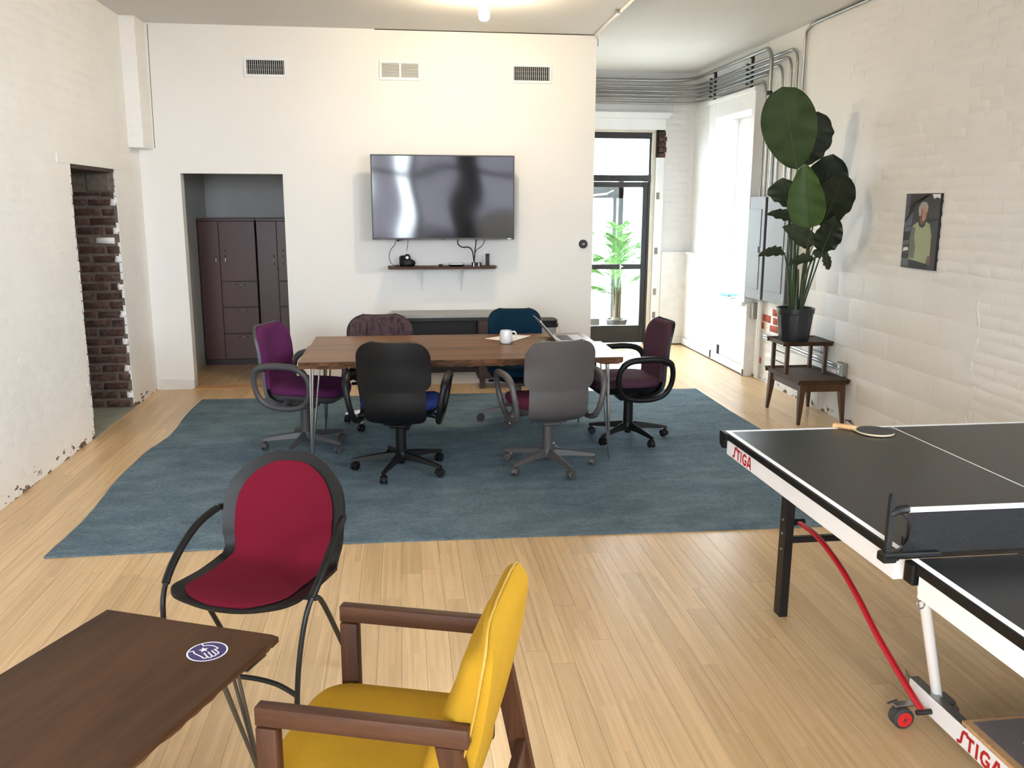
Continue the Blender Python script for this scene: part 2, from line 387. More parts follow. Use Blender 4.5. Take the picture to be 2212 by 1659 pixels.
# ------------------------------------------------------------------ the setting
XL, XR, YB, YF, H = -2.30, 3.53, 8.45, -3.0, 3.25
YA = 10.65                      # far wall of the entry alcove
XP = 1.83                       # end of the drywall partition
def project(p):
    q = Vector(p)-Vector((0, 0, EYE)); z = q.dot(fw)
    if z < .1: return None
    return 1106+F_PX*q.dot(rt)/z, 829.5-F_PX*q.dot(up)/z, z
def inframe(p):
    a = project(p); return a is not None and -40 < a[0] < 2252 and -40 < a[1] < 1700

floor = struct('floor', MB().box(-3.9, 3.9, YF-.2, YA+.05, -.15, -.0125), 'floor_gap', 'pale bamboo plank floor')
PW, PL = .0945, 1.83
pm = MB().box(-PW/2+.0005, PW/2-.0005, 0, PL-.001, -.0125, 0).build('plank', 'bamboo').data
bpy.data.objects.remove(bpy.data.objects['plank'], do_unlink=True)
cand = []
row = 0; x = XL+PW/2
while x < XR+.02:
    y = YF-.1-random.random()*PL
    while y < YA:
        if not (x > XP+.1 or y < YB+1.3): y += PL; continue
        sc = 0.0
        for i in range(10):
            yy = y+PL*(i+.5)/10
            if -1.72 < x < 2.72 and 4.36 < yy < 7.9: continue
            if inframe((x, yy, 0)) and (yy < YB or x > XP or -1.96 < x < -1.06):
                sc += 1/((yy*yy+x*x+3)*max(.5, math.hypot(x, yy)))
        cand.append((sc, x, y)); y += PL
    x += PW
cand.sort(reverse=True)
seen = [c for c in cand if c[0] > 0][:300]; rest = cand[len(seen):]
for s, x, y in seen: link('plank', pm, floor, loc=(x, y, 0))
mb = MB()
for s, x, y in rest: mb.box(x-PW/2+.0004, x+PW/2-.0004, y, min(y+PL-.0009, YA), -.0125, 0)
mb.build('planks_beyond', 'bamboo', floor, kind='stuff')

ceiling = struct('ceiling', MB().box(-4.0, 3.9, YF-.2, YA+.3, H, H+.2), 'ceiling_paint', 'grey-white painted ceiling')

# --- brick meshes: shared variants, face towards +X, u along Y, v along Z, centred
def brick_variants(name, L, Hh, d, n, mat, jit=.004, inset=.006, sink=-.0003):
    out = []
    for _ in range(n):
        J = lambda a: random.uniform(-a, a)
        o = [(-L/2+J(jit/2), -Hh/2+J(jit/2)), (L/2+J(jit/2), -Hh/2+J(jit/2)), (L/2+J(jit/2), Hh/2+J(jit/2)), (-L/2+J(jit/2), Hh/2+J(jit/2))]
        k = [(a-math.copysign(inset*random.uniform(.6, 2.2), a), b-math.copysign(inset*random.uniform(.5, 1.4), b)) for a, b in o]
        dd = [d+J(d*.35) for _ in range(4)]
        vs = [(sink, a, b) for a, b in o]+[(dd[i]*.45, (a*.3+k[i][0]*.7), (b*.3+k[i][1]*.7)) for i, (a, b) in enumerate(o)]+[(dd[i], a*.94, b*.9) for i, (a, b) in enumerate(k)]
        fs = [(i, (i+1) % 4, 4+(i+1) % 4, 4+i) for i in range(4)]+[(4+i, 4+(i+1) % 4, 8+(i+1) % 4, 8+i) for i in range(4)]+[(8, 9, 10, 11)]
        me = bpy.data.meshes.new(name); me.from_pydata(vs, [], fs); me.materials.append(MATS[mat])
        me.polygons.foreach_set('use_smooth', [True]*len(me.polygons)); me.update(); out.append(me)
    return out
def lay(wall, spots, variants, rot, name, limit=300):
    """spots: (x,y,z,flip); the largest in view become single bricks, the rest one joined part"""
    sc = []
    for p in spots:
        a = project(p[:3]); ok = a is not None and -60 < a[0] < 2272 and -60 < a[1] < 1720
        sc.append(((1/(a[2]**2)) if ok else 0, p))
    sc.sort(key=lambda q: -q[0])
    big = [p for s, p in sc if s > 0][:limit]; small = [p for s, p in sc][len(big):]
    for p in big:
        o = link(name, random.choice(variants), wall, loc=p[:3], rotz=rot)
        if random.random() < .5: o.rotation_euler = (R(180), 0, rot)
    if small:
        mb = MB(); Rm = Matrix.Rotation(rot, 4, 'Z')
        for p in small:
            me = random.choice(variants)
            mb.add([Rm @ v.co+Vector(p[:3]) for v in me.vertices], [tuple(f.vertices) for f in me.polygons])
        mb.build(name+'_courses', variants[0].materials[0].name, wall, 50, kind='stuff')
def courses(y0, y1, z0, z1, bl=.213, bh=.076, skip=lambda y, z: False):
    out = []; k = 0; z = z0+bh/2
    while z < z1-.03:
        y = y0+(bl/2 if k % 2 == 0 else 0)
        if k % 6 == 5: y -= bl*.25
        while y < y1-.05:
            if not skip(y, z): out.append((y, z))
            y += bl
        z += bh; k += 1
    return out

# --- left wall with the bare brick opening
OY0, OY1, OZ = 6.69, 7.705, 1.99
wl = MB().box(XL-.42, XL, YF, OY0, 0, H).box(XL-.42, XL, OY1, YB+.15, 0, H).box(XL-.42, XL, OY0, OY1, OZ, H)
wall_left = struct('wall_left', wl, 'paint_left', 'white painted brick wall')
vL = brick_variants('brick', .209, .071, .0017, 8, 'paint_left', .006, .013)
sk = lambda y, z: (OY0-.12 < y < OY1+.12 and z < OZ+.02) or (6.45 < y < 7.95 and 1.97 < z < 2.09) or (y > 8.02 and z > 2.15) or y > 8.33
lay(wall_left, [(XL, y, z) for y, z in courses(4.3, YB, 0, H, skip=sk)], vL, 0, 'brick')
MB().prism([(6.47, 1.99), (7.93, 1.985), (7.93, 2.035), (6.47, 2.05)], XL-.01, XL+.006, 'x').build('lintel_board', 'paint_left', wall_left)
# ragged paint edge around the opening
mb = MB(); z = 0
while z < 1.95:
    h = random.uniform(.05, .1); d = random.uniform(.004, .02)
    mb.box(XL-.03, XL+.002, OY0-.002, OY0+d, z, z+h*.9)
    d = random.uniform(.002, .014); mb.box(XL-.02, XL+.002, OY1-d, OY1+.002, z, z+h*.9); z += h
mb.build('chipped_edge', 'paint_left', wall_left)
MB().box(XL-.42, XL-.004, OY1-.006, OY1+.02, 0, OZ).build('mortar_bed', 'mortar', wall_left)
MB().box(XL-.42, XL-.004, OY0-.02, OY0+.004, 0, OZ).build('mortar_bed', 'mortar', wall_left)
MB().box(XL-.46, XL-.004, OY0-.05, OY1+.05, OZ-.03, OZ+.002, .002).build('lintel', 'lintel_wood', wall_left)
vB = brick_variants('brick', .198, .058, .012, 6, 'bare_brick', .008, .003, -.012); vBh = brick_variants('brick', .098, .058, .012, 4, 'bare_brick', .008, .003, -.012); vBw = brick_variants('brick', .15, .05, .016, 1, 'paint_left', .008, .003, -.012); vBs = brick_variants('brick', .05, .056, .018, 3, 'paint_left', .014, .004, -.012)
z = .037; k = 0
while z < 1.80:
    xs = [(-2.425, 0), (-2.64, 0)] if k % 2 == 0 else [(-2.365, 1), (-2.525, 0), (-2.68, 1)]
    for xx, hf in xs:
        me = random.choice(vBh if hf else vB)
        if k == 18 and xx == -2.425: me = vBw[0]
        if k == 23 and xx == -2.365: me = vBh[0]
        link('brick', me, wall_left, loc=(xx+random.uniform(-.01, .01), OY1-.006, z), rot=(0, 0, R(-90)))
    if k % 3 == 1: link('brick', vBs[k % 3], wall_left, loc=(-2.331, OY1-.006, z), rot=(0, 0, R(-90)))
    for xx in (-2.40, -2.62): link('brick', random.choice(vB), wall_left, loc=(xx, OY0+.004, z), rot=(0, 0, R(90)))
    z += .0765; k += 1
MB().box(XL-.41, XL-.01, OY1-.022, OY1, 1.80, 1.98, .006).box(-2.52, -2.34, OY1-.035, OY1, 1.81, 1.95, .008).build('rough_mortar', 'mortar', wall_left)
p = struct('floor_passage', MB().box(-3.7, XL-.002, OY0-.3, OY1+.3, -.1, .004), 'concrete', 'bare concrete floor in the brick opening')
struct('wall_passage', MB().box(-3.75, -3.65, OY0-.35, OY1+.35, 0, 2.4).box(-3.7, XL-.42, OY0-.35, OY0-.25, 0, 2.4).box(-3.7, XL-.42, OY1+.25, OY1+.35, 0, 2.4).box(-3.75, XL-.42, OY0-.35, OY1+.35, 2.3, 2.4), 'mortar', 'dark brick passage behind the opening')

# --- corner chase (hanging painted brick pier)
ch = MB().box(XL-.01, -2.178, 8.15, YB+.01, 2.185, H+.01)
chase = struct('trim_1', ch, 'paint_left', 'white painted brick pier hanging in the corner')
vC = brick_variants('brick', .115, .067, .004, 4, 'paint_left')
for i in range(14): link('brick', random.choice(vC), chase, loc=(-2.238+(.004 if i % 2 else -.004), 8.15, 2.226+i*.0755), rot=(0, 0, R(-90)))
vC2 = brick_variants('brick', .28, .067, .003, 3, 'paint_left')
for i in range(14): link('brick', random.choice(vC2), chase, loc=(-2.178, 8.30, 2.226+i*.0755))

# --- back drywall with the closet doorway
DX0, DX1, DZ = -1.96, -1.061, 1.98
wb = MB().box(XL, DX0, YB, YB+.12, 0, H).box(DX0, DX1, YB, YB+.12, DZ, H).box(DX1, XP, YB, YB+.12, 0, H)
wall_back = struct('wall_back', wb, 'drywall', 'smooth off-white drywall')
struct('wall_partition', MB().box(XP-.12, XP, YB+.12, YA+.1, 0, H), 'drywall', 'end of the drywall partition')
struct('wall_closet_left', MB().box(-2.25, -2.13, YB+.12, 10.3, 0, H), 'closet_paint', 'grey left wall of the closet')
struct('wall_closet_back', MB().box(-2.25, -.3, 10.24, 10.36, 0, H), 'closet_paint', 'grey back wall of the closet')
struct('wall_closet_right', MB().box(-.45, -.35, YB+.12, 10.3, 0, H), 'closet_paint', 'grey right wall of the closet')
struct('ceiling_closet', MB().box(-2.13, -.45, YB+.12, 10.2, 2.42, 2.5), 'closet_paint', 'closet ceiling')
bb = MB().prism([(XL+.02, 0), (DX0, 0), (DX0, .085), (XL+.02, .095)], YB-.012, YB, 'y')
struct('baseboard_back', bb.box(DX1, XP, YB-.012, YB, 0, .09), 'trim_old', 'white chipped baseboard along the drywall')
struct('trim_2', MB().box(-.2, XP, YB-.006, YB+.001, H-.006, H+.001), 'hole_dark', 'dark shadow gap under the ceiling')
struct('trim_3', MB().tube([(-2.150, YB-.0005, 3.24), (-2.158, YB-.0005, 2.7), (-2.163, YB-.0005, 2.2)], .0022, 5), 'hole_dark', 'dark crack beside the corner pier')
struct('trim_4', MB().box(DX0-.02, DX1+.02, YB-.03, YB+.12, .0, .006, .002), 'particle_board', 'pale wooden threshold of the closet doorway')

def drips(wall, x, spots, mat, side):
    mb = MB()
    for y, z, L in spots:
        s = random.uniform(.5, 1.2); y += random.uniform(-.012, .012); j = random.uniform(-.006, .006)
        mb.tube([(x, y, z-L/2), (x, y+j*.4, z-L/4), (x, y+j, z), (x, y+j*.6, z+L/4), (x, y, z+L/2)], [.001, .0026*s, .0036*s, .0028*s, .001], 6)
    mb.build('paint_ridges', mat, wall, 60, kind='stuff')
drips(wall_left, XL, [(random.uniform(5.0, 8.1), random.uniform(.15, 3.1), random.uniform(.03, .07)) for _ in range(170)], 'paint_left', 1) if False else None
sp = [(y+.106, z, random.uniform(.035, .075)) for y, z in courses(4.9, 8.1, 0, H, skip=sk) if random.random() < .28]
drips(wall_left, XL, sp, 'paint_left', 1)
# --- right wall: bricks near, painted blocks low, smooth plaster behind the plant
wall_right = struct('wall_right', MB().box(XR, XR+.25, 1.0, 8.52, 0, H).box(XR, XR+.25, -2.7, 1.0, 0, 1.9).box(XR, XR+.25, -2.7, 1.0, 3.12, H).box(XR, XR+.25, YF, -2.7, 0, H), 'paint_right', 'cream painted brick and block wall')  # the high opening behind the viewer is added to let daylight in
vR = brick_variants('brick', .207, .070, .0052, 10, 'paint_right', .010, .013)
def sk_r(y, z):
    if z < 1.22 and y > 5.05: return True
    if y > 6.35 and z < 2.2: return True
    return y > 6.9 or (y > 6.35 and (int(y*7)+int(z*11)) % 3 == 0)
lay(wall_right, [(XR, y, z) for y, z in courses(3.0, 7.2, 0, H, skip=sk_r)], vR, PI, 'brick')
vK = brick_variants('block', .396, .196, .0040, 5, 'paint_right', .006, .010)
bl = []
for k in range(6):
    z = .1+k*.2; y = 5.22+(.2 if k % 2 else 0)
    while y < 7.55: bl.append((XR, y, z)); y += .4
lay(wall_right, bl, vK, PI, 'block')
# ridge of mortar between the blocks and the bricks
mb = MB()
pts = [(XR, 5.02+.03*math.sin(i*1.9)+random.uniform(-.012, .012), .02+i*.1) for i in range(13)]
mb.tube(catmull(pts, 3), [random.uniform(.006, .011) for _ in range(len(catmull(pts, 3)))], 6)
mb.build('mortar_ridge', 'paint_right', wall_right, 60)
sp = [(y+.106, z, random.uniform(.04, .085)) for y, z in courses(3.0, 7.2, 0, H, skip=sk_r) if random.random() < .34]+[(y+.2, z, random.uniform(.12, .19)) for _, y, z in bl if random.random() < .45]
drips(wall_right, XR-.001, sp, 'paint_right', -1)
vO = brick_variants('brick', .19, .066, .005, 4, 'brick_red', .012, .004, -.01); vOh = brick_variants('brick', .10, .066, .005, 3, 'brick_red', .012, .004)
for yy, zz, hf in ((8.20, .632, 0), (8.0, .632, 1), (8.30, .552, 1), (8.02, .552, 0), (8.02, .712, 1), (7.82, .632, 0), (7.80, .552, 1), (8.33, .20, 1), (7.62, .62, 1)):
    link('brick', random.choice(vOh if hf else vO), wall_right, label='bare orange brick', loc=(XR-.001, yy, zz), rotz=PI)
vP = brick_variants('brick', .2, .066, .004, 5, 'paint_alcove', .01, .010)
lay(wall_right, [(XR, y, z) for y, z in courses(7.65, 8.5, 0, .82, skip=lambda y, z: z > .5 and 7.7 < y < 8.45)], vP, PI, 'brick')

# --- entry alcove walls
WY0, WY1, WZ0, WZ1 = 8.64, 9.66, .75, 2.64
was = MB().box(XR, XR+.25, 8.52, WY0, 0, H).box(XR, XR+.25, WY1, YA+.1, 0, H).box(XR, XR+.25, WY0, WY1, 0, WZ0).box(XR, XR+.25, WY0, WY1, WZ1, H)
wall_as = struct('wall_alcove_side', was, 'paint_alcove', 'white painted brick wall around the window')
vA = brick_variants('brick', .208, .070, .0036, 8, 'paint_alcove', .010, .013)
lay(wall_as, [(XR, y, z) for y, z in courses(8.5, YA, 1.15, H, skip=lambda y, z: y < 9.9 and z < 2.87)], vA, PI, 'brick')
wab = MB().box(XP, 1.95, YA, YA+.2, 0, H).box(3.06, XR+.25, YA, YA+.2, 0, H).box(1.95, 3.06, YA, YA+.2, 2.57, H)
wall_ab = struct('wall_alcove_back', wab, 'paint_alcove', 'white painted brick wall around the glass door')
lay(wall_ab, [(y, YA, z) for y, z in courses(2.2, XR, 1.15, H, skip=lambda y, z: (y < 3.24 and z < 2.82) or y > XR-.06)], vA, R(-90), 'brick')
struct('wall_front', MB().box(XL-.4, 3.8, YF-.2, YF, 0, .9).box(XL-.4, 3.8, YF-.2, YF, 3.0, H).box(XL-.4, -2.1, YF-.2, YF, 0, H).box(1.18, 1.62, YF-.2, YF+.15, 0, H).box(.22, .40, YF-.2, YF, 0, H).box(-2.1, 3.3, YF-.12, YF-.06, 2.35, 2.45), 'black_door', 'dark storefront frame behind the viewer')
struct('window_3', MB().box(.40, 1.18, YF-.11, YF-.10, .9, 3.0).box(-.75, -.1, YF-.11, YF-.10, .9, 3.0), 'tinted_glass', 'tinted middle storefront pane with an added tinted strip, behind the viewer')  # left strip is added to dim the reflection on the television
struct('window_2', MB().box(1.62, 3.3, YF-.11, YF-.10, 1.5, 3.0), 'tinted_glass', 'tinted storefront pane behind the viewer')
struct('wall_front_side', MB().box(3.3, 3.8, YF-.2, YF, 0, H).box(1.62, 3.3, YF-.2, YF, 0, 1.5), 'drywall', 'white wall beside the storefront')
struct('ground_outside', MB().box(-30, 40, -40, YF-.2, -.3, -.12).box(-30, 40, YA+.2, 50, -.3, -.05).box(XR+.25, 40, YF-.2, YA+.2, -.3, -.12), 'asphalt', 'pale pavement outside')

# wainscot boards, baseboards
def board(name, mb, mat='trim_old', label=None): return struct(name, mb, mat, label)
board('trim_5', MB().box(3.165, 3.48, YA-.045, YA, .1, 1.125, .003).box(3.165, 3.46, YA-.07, YA, 1.125, 1.15, .004), label='white wainscot board beside the door')
board('trim_6', MB().box(3.462, XR, 8.555, 9.70, .1, .715, .003).box(3.462, XR, 9.70, YA-.045, .1, 1.125, .003).box(3.44, XR, 9.70, YA-.045, 1.125, 1.15, .004), label='white wainscot boards under the window')
board('baseboard_alcove', MB().box(3.165, 3.46, YA-.06, YA-.045, .012, .1, .003).box(3.448, 3.462, 8.56, YA-.05, .012, .1, .003), label='scuffed white baseboard in the alcove')
struct('trim_7', MB().box(3.452, 3.47, 8.57, YA-.05, 0, .012).box(3.17, 3.46, YA-.055, YA-.04, 0, .012).box(3.452, 3.463, 9.28, 9.33, .03, .2).box(3.436, 3.47, 8.505, 8.53, .0, .07).box(3.445, 3.463, 9.5, 9.54, .02, .1), 'hole_dark', 'dark gap under the alcove baseboard')
board('trim_8', MB().box(3.44, XR+.02, 8.50, 8.555, 0, .74, .003), 'trim_old', 'white end board of the wainscot')

# --- window in the alcove
win = struct('window_1', MB().box(3.43, XR-.0005, WY1+.001, WY1+.19, .753, 2.829, .003).box(3.43, XR-.0005, 8.555, WY0-.001, .753, 2.829, .003).box(3.432, XR-.0005, WY0-.0008, WY1+.0008, WZ1+.001, 2.829, .002).box(3.41, XR+.01, 8.54, WY1+.2, 2.80, 2.84, .004), 'trim_white', 'tall sash window with white casing')
MB().box(3.40, XR+.2, 8.54, 9.72, .715, .752, .006).build('window_sill', 'trim_white', win)
MB().box(3.70, 3.74, WY0+.002, WY0+.05, WZ0+.004, WZ1-.002).box(3.70, 3.74, WY1-.05, WY1-.002, WZ0+.004, WZ1-.002).box(3.702, 3.738, WY0+.0502, WY1-.0502, WZ0+.004, WZ0+.06).box(3.702, 3.738, WY0+.0502, WY1-.0502, WZ1-.06, WZ1-.002).box(3.70, 3.74, 9.03, 9.07, WZ0+.0602, WZ1-.0602).box(3.702, 3.738, WY0+.0502, 9.0298, 1.66, 1.70).build('sash', 'trim_white', win)
MB().box(3.718, 3.722, WY0+.03, 9.04, WZ0+.03, WZ1-.03).build('pane', 'window_glass', win)
MB().box(3.718, 3.722, 9.06, WY1-.03, WZ0+.03, WZ1-.03).build('pane', 'window_glass', win)

# --- glazed entry door with transom
door = struct('door_1', MB().box(1.95, 3.01, YA+.02, YA+.10, 2.49, 2.56, .003).box(1.95, 3.01, YA+.0, YA+.10, 1.99, 2.065, .003).box(2.985, 3.01, YA+.02, YA+.10, 0, 2.5, .002), 'black_door', 'black framed glass entry door with transom')
MB().box(2.925, 2.985, YA+.03, YA+.075, .02, 1.985, .003).build('stile', 'black_door', door)
MB().box(1.97, 2.04, YA+.03, YA+.075, .02, 1.985, .003).build('stile', 'black_door', door)
MB().box(2.04, 2.925, YA+.03, YA+.075, .02, .235, .003).build('bottom_rail', 'black_door', door)
MB().box(2.04, 2.925, YA+.025, YA+.08, .935, .995, .003).build('push_rail', 'black_door', door)
MB().box(2.04, 2.925, YA+.03, YA+.075, 1.92, 1.985, .003).build('top_rail', 'black_door', door)
MB().box(2.03, 2.935, YA+.05, YA+.056, .22, 1.94).build('pane', 'door_glass', door)
MB().box(1.97, 2.99, YA+.05, YA+.056, 2.06, 2.5).build('transom_pane', 'door_glass', door)
MB().box(2.66, 2.675, YA+.018, YA+.026, .94, .99).box(2.675, 2.70, YA+.018, YA+.026, .96, .975).build('lock_plate', 'white_metal', door, label='small white lock plate')
MB().box(2.55, 2.74, YA-.03, YA+.0, 2.0, 2.05, .006).tube([(2.52, YA-.03, 2.02), (2.64, YA-.06, 2.015), (2.70, YA-.02, 2.03)], .006, 6).build('door_closer', 'strut_dark', door)
struct('trim_9', MB().box(3.01, 3.0595, YA-.004, YA+.19, 0, 2.559, .002).box(1.9, 3.0595, YA-.004, YA+.19, 2.561, 2.5895), 'jamb_beige', 'beige door jamb and soffit')
struct('trim_10', MB().box(3.06, 3.165, YA-.03, YA, 0, 2.27, .003), 'trim_white', 'white side casing of the glass door, cut off at the top')
struct('trim_11', MB().box(1.83, 3.165, YA-.04, YA+.01, 2.59, 2.715, .003).prism([(1.83, 2.715), (3.17, 2.715), (3.235, 2.785), (1.83, 2.785)], YA-.075, YA, 'y').box(1.83, 3.2, YA-.06, YA, 2.735, 2.748), 'trim_white', 'white moulded head casing over the door')
gp = struct('trim_12', MB().box(3.06, 3.165, YA-.004, YA+.002, 2.27, 2.59).box(3.06, 3.075, YA-.028, YA, 2.27, 2.59), 'hole_dark', 'exposed dark brick above the side casing')
for i in range(5): link('brick', vBh[i % 4], gp, loc=(3.135+(.006 if i % 2 else -.004), YA-.004, 2.30+i*.062), rot=(0, 0, R(-90)))
mb = MB()
for yy, zz in ((1.78, 1.78), (1.12, 1.12), (.62, .62), (.33, .33)): mb.box(3.075, 3.115, YA-.033, YA-.029, zz, zz+.08).box(3.08, 3.10, YA-.035, YA-.03, zz+.015, zz+.06)
struct('trim_13', mb, 'vent_grey', 'old hinge marks on the side casing')

# --- vestibule seen through the glass
vest = struct('door_2', MB().box(2.2, 3.12, 12.4, 12.47, 1.80, 1.95).box(3.05, 3.12, 12.4, 12.47, 0, 2.06).box(2.97, 3.02, 12.39, 12.46, 0, 1.85).box(1.7, 2.6, 12.4, 12.5, 0, .13), 'panel_grey_side', 'grey framed street door beyond the vestibule')
MB().tube([(2.6, 12.36, 1.83), (2.86, 12.3, 1.86), (2.96, 12.36, 1.90)], .012, 6).build('closer_arm', 'chrome', vest)
struct('wall_vestibule', MB().box(3.40, 3.48, 11.0, 12.4, 0, 2.9).box(3.37, 3.41, 11.2, 11.26, 0, 2.9).box(3.37, 3.41, 11.9, 11.96, 0, 2.9).box(3.38, 3.42, 11.0, 12.4, .62, .66), 'panel_grey_side', 'grey side glazing frame of the vestibule')
struct('ceiling_vestibule', MB().box(1.7, 3.4, YA+.2, 12.6, 2.95, 3.05), 'trim_white', 'unseen vestibule ceiling added to block sky light')  # added out of view so less sky light reaches the alcove
struct('wall_light_blocker', MB().box(7.0, 7.3, 4.0, 16.0, -.1, 6.0), 'jamb_beige', 'pale unseen wall added to cut light at the alcove window')  # added outside to hold back daylight from the alcove window
struct('floor_vestibule', MB().box(1.8, 3.3, YA+.2, 12.4, -.05, -.005), 'asphalt', 'vestibule floor')
struct('trim_14', MB().box(2.0, 2.62, 11.55, 11.62, 0, .21), 'panel_grey_side', 'low grey board in the vestibule')
# ------------------------------------------------------------------ fittings on the walls and ceiling
# ceiling bulb
b = thing('ceiling_bulb', 'bare glowing light bulb in a white ceiling socket', 'light bulb', (.642, 6.9, H))
MB().lathe([(.055, 0), (.055, -.012), (.045, -.02), (.024, -.03), (.022, -.075), (.0, -.075)], 20).build('socket', 'white_plastic', b, 40)
MB().lathe([(.0, -.07), (.018, -.078), (.022, -.095), (.036, -.125), (.042, -.155), (.038, -.182), (.024, -.2), (.0, -.206)], 20).build('bulb', 'bulb_glow', b, 60)

# vents
def vent(x0, x1, z0, z1, kind, label):
    cx, cz = (x0+x1)/2, (z0+z1)/2; W, Hh = x1-x0, z1-z0
    v = thing('wall_vent', label, 'vent', (cx, YB, cz), group='white vents high on the drywall')
    iw, ih = W/2-.022, Hh/2-.024
    MB().box(-iw-.005, iw+.005, -.003, -.001, -ih-.005, ih+.005).build('duct_shade', 'vent_shade' if kind == 'v' else 'vent_grey', v)  # flat sheet on the wall; its dark colour replaces shade inside a duct
    f = MB().box(-W/2, W/2, -.012, 0, ih, Hh/2, .002).box(-W/2, W/2, -.012, 0, -Hh/2, -ih, .002).box(-W/2, -iw, -.012, 0, -ih, ih, .002).box(iw, W/2, -.012, 0, -ih, ih, .002)
    if kind == 'h': f.box(-.009, .009, -.012, 0, -ih, ih, .002)
    f.build('frame', 'white_metal', v)
    if kind == 'v':
        n = 18; sm = MB().box(-.0013, .0013, -.012, -.002, -ih, ih).build('slat', 'white_metal', v, loc=(-iw+(.5)*2*iw/n, 0, 0)).data
        for i in range(1, n): link('slat', sm, v, loc=(-iw+(i+.5)*2*iw/n, 0, 0))
        for k in (-.33, .33): MB().box(-iw, iw, -.005, -.003, k*ih-.0015, k*ih+.0015).build('rear_bar', 'vent_grey', v)
        MB().box(iw+.004, iw+.008, -.018, -.01, -.008, .008).build('lever', 'white_metal', v)
    else:
        n = 13
        for s in (-1, 1):
            a, bb_ = (s*.009, s*iw)
            for i in range(n):
                zz = -ih+(i+.5)*2*ih/n
                MB().box(min(a, bb_), max(a, bb_), -.005, .005, -.0012, .0012, M=Matrix.Translation((0, -.006, zz)) @ Matrix.Rotation(R(35), 4, 'X')).build('louvre', 'trim_white', v)
    return v
vent(-1.352, -.982, 2.818, 2.986, 'v', 'white wall vent with upright slats, above the closet doorway')
vent(-.165, .207, 2.815, 2.985, 'h', 'white double-panel wall vent with level louvres, above the television')
vent(1.037, 1.411, 2.812, 2.980, 'v', 'white wall vent with upright slats, nearest the alcove')

# thermostat
t_ = thing('thermostat', 'round black thermostat on a square white wall plate', 'thermostat', (1.736, YB, 1.345))
MB().prism(rrect(.15, .12, .012), -.006, 0, 'y').build('wall_plate', 'white_plastic', t_)
Ry = Matrix.Rotation(R(90), 4, 'X')
MB().lathe([(.0, .004), (.041, .004), (.041, .026), (.037, .03), (.0, .03)], 28, M=Ry).build('ring', 'black_plastic', t_, 40)
MB().lathe([(.0, .029), (.037, .029), (.037, .0315), (.0, .0315)], 28, M=Ry).build('display', 'black_gloss', t_, 40)
mb = MB()
for x_ in (-.012, -.002, .007): mb.box(x_, x_+.004, -.0325, -.0315, -.007, .007)
mb.build('digits', 'white_plastic', t_)

# television
tv = thing('television', 'large flat television on the drywall, screen off', 'television', (.388, 8.20, 1.775))
TW, TH = 1.297, .752
MB().prism(rrect(TW-.02, TH-.02, .01), .003, .05, 'y').box(-.45, .45, .05, .085, -.3, .12, .01).build('back_housing', 'black_plastic', tv)
MB().box(-TW/2, TW/2, -.004, .02, TH/2-.011, TH/2, .002).box(-TW/2, TW/2, -.004, .02, -TH/2, -TH/2+.015, .002).box(-TW/2, -TW/2+.011, -.004, .02, -TH/2, TH/2, .002).box(TW/2-.011, TW/2, -.004, .02, -TH/2, TH/2, .002).build('bezel', 'grey_dark_plastic', tv)
sc_ = MB().sheet(lambda u, v: (-(TW/2-.01)+(TW-.02)*u, -.0005+.004*math.sin(u*9+v*4)*math.sin(v*PI)*.25, -(TH/2-.013)+(TH-.024)*v), 24, 14).build('screen', 'tv_screen', tv, 60)
MB().box(.585, .62, -.006, -.004, -TH/2+.004, -TH/2+.011).build('logo_badge', 'silver', tv)
MB().box(-.2, .2, .235, .25, -.15, .15).box(-.03, .03, .08, .24, -.08, -.02).box(-.03, .03, .08, .24, .03, .09).build('wall_mount', 'black_metal', tv)

# cables between the television and the shelf
def cable(label, pts, r=.004):
    pts = [(p[0], 8.24 if k == 0 or (p[2] > 1.425) else p[1], p[2]) for k, p in enumerate(pts)]
    return MB().tube(catmull(pts, 6), r, 6).build('cable', 'black_plastic', None, 60, label=label, cat='cable', group='black cables under the television')
YC = 8.30
cable('thin black cable looping left down to the camera stand', [(-.05, YC, 1.43), (-.055, YC, 1.36), (-.10, YC, 1.30), (-.115, YC, 1.24), (-.10, YC, 1.18), (-.06, YC, 1.155)], .0028)
cable('thin black cable hanging straight to the camera head', [(.055, YC, 1.43), (.06, YC, 1.37), (.045, YC, 1.29)], .0028)
cable('short black cable with a round plug under the television', [(-.03, YC, 1.42), (-.025, YC, 1.392), (.0, YC, 1.39), (.04, YC, 1.405), (.06, YC, 1.43)], .0028)
cable('small thin cable sagging under the middle of the television', [(.335, YC, 1.43), (.35, YC, 1.40), (.385, YC, 1.395), (.42, YC, 1.40), (.43, YC, 1.43)], .0025)
cable('thick black cable curving into the media box from the left', [(.525, YC, 1.43), (.52, YC, 1.36), (.56, YC, 1.325), (.615, YC, 1.325), (.65, YC, 1.30), (.665, YC, 1.24), (.67, YC, 1.19)], .0055)
cable('thick black cable hanging straight into the media box', [(.69, YC, 1.43), (.69, YC, 1.37), (.68, YC, 1.28), (.672, YC, 1.185)], .0055)
cable('thin black cable curving into the media box from the right', [(.77, YC, 1.43), (.765, YC, 1.37), (.74, YC, 1.33), (.69, YC, 1.29), (.665, YC, 1.2)], .003)
MB().lathe([(0, -.014), (.01, -.01), (.014, 0), (.01, .01), (0, .014)], 12, (-.03, YC, 1.392)).build('cable_plug', 'black_plastic', None, 60, label='small round black plug hanging under the television', cat='plug')

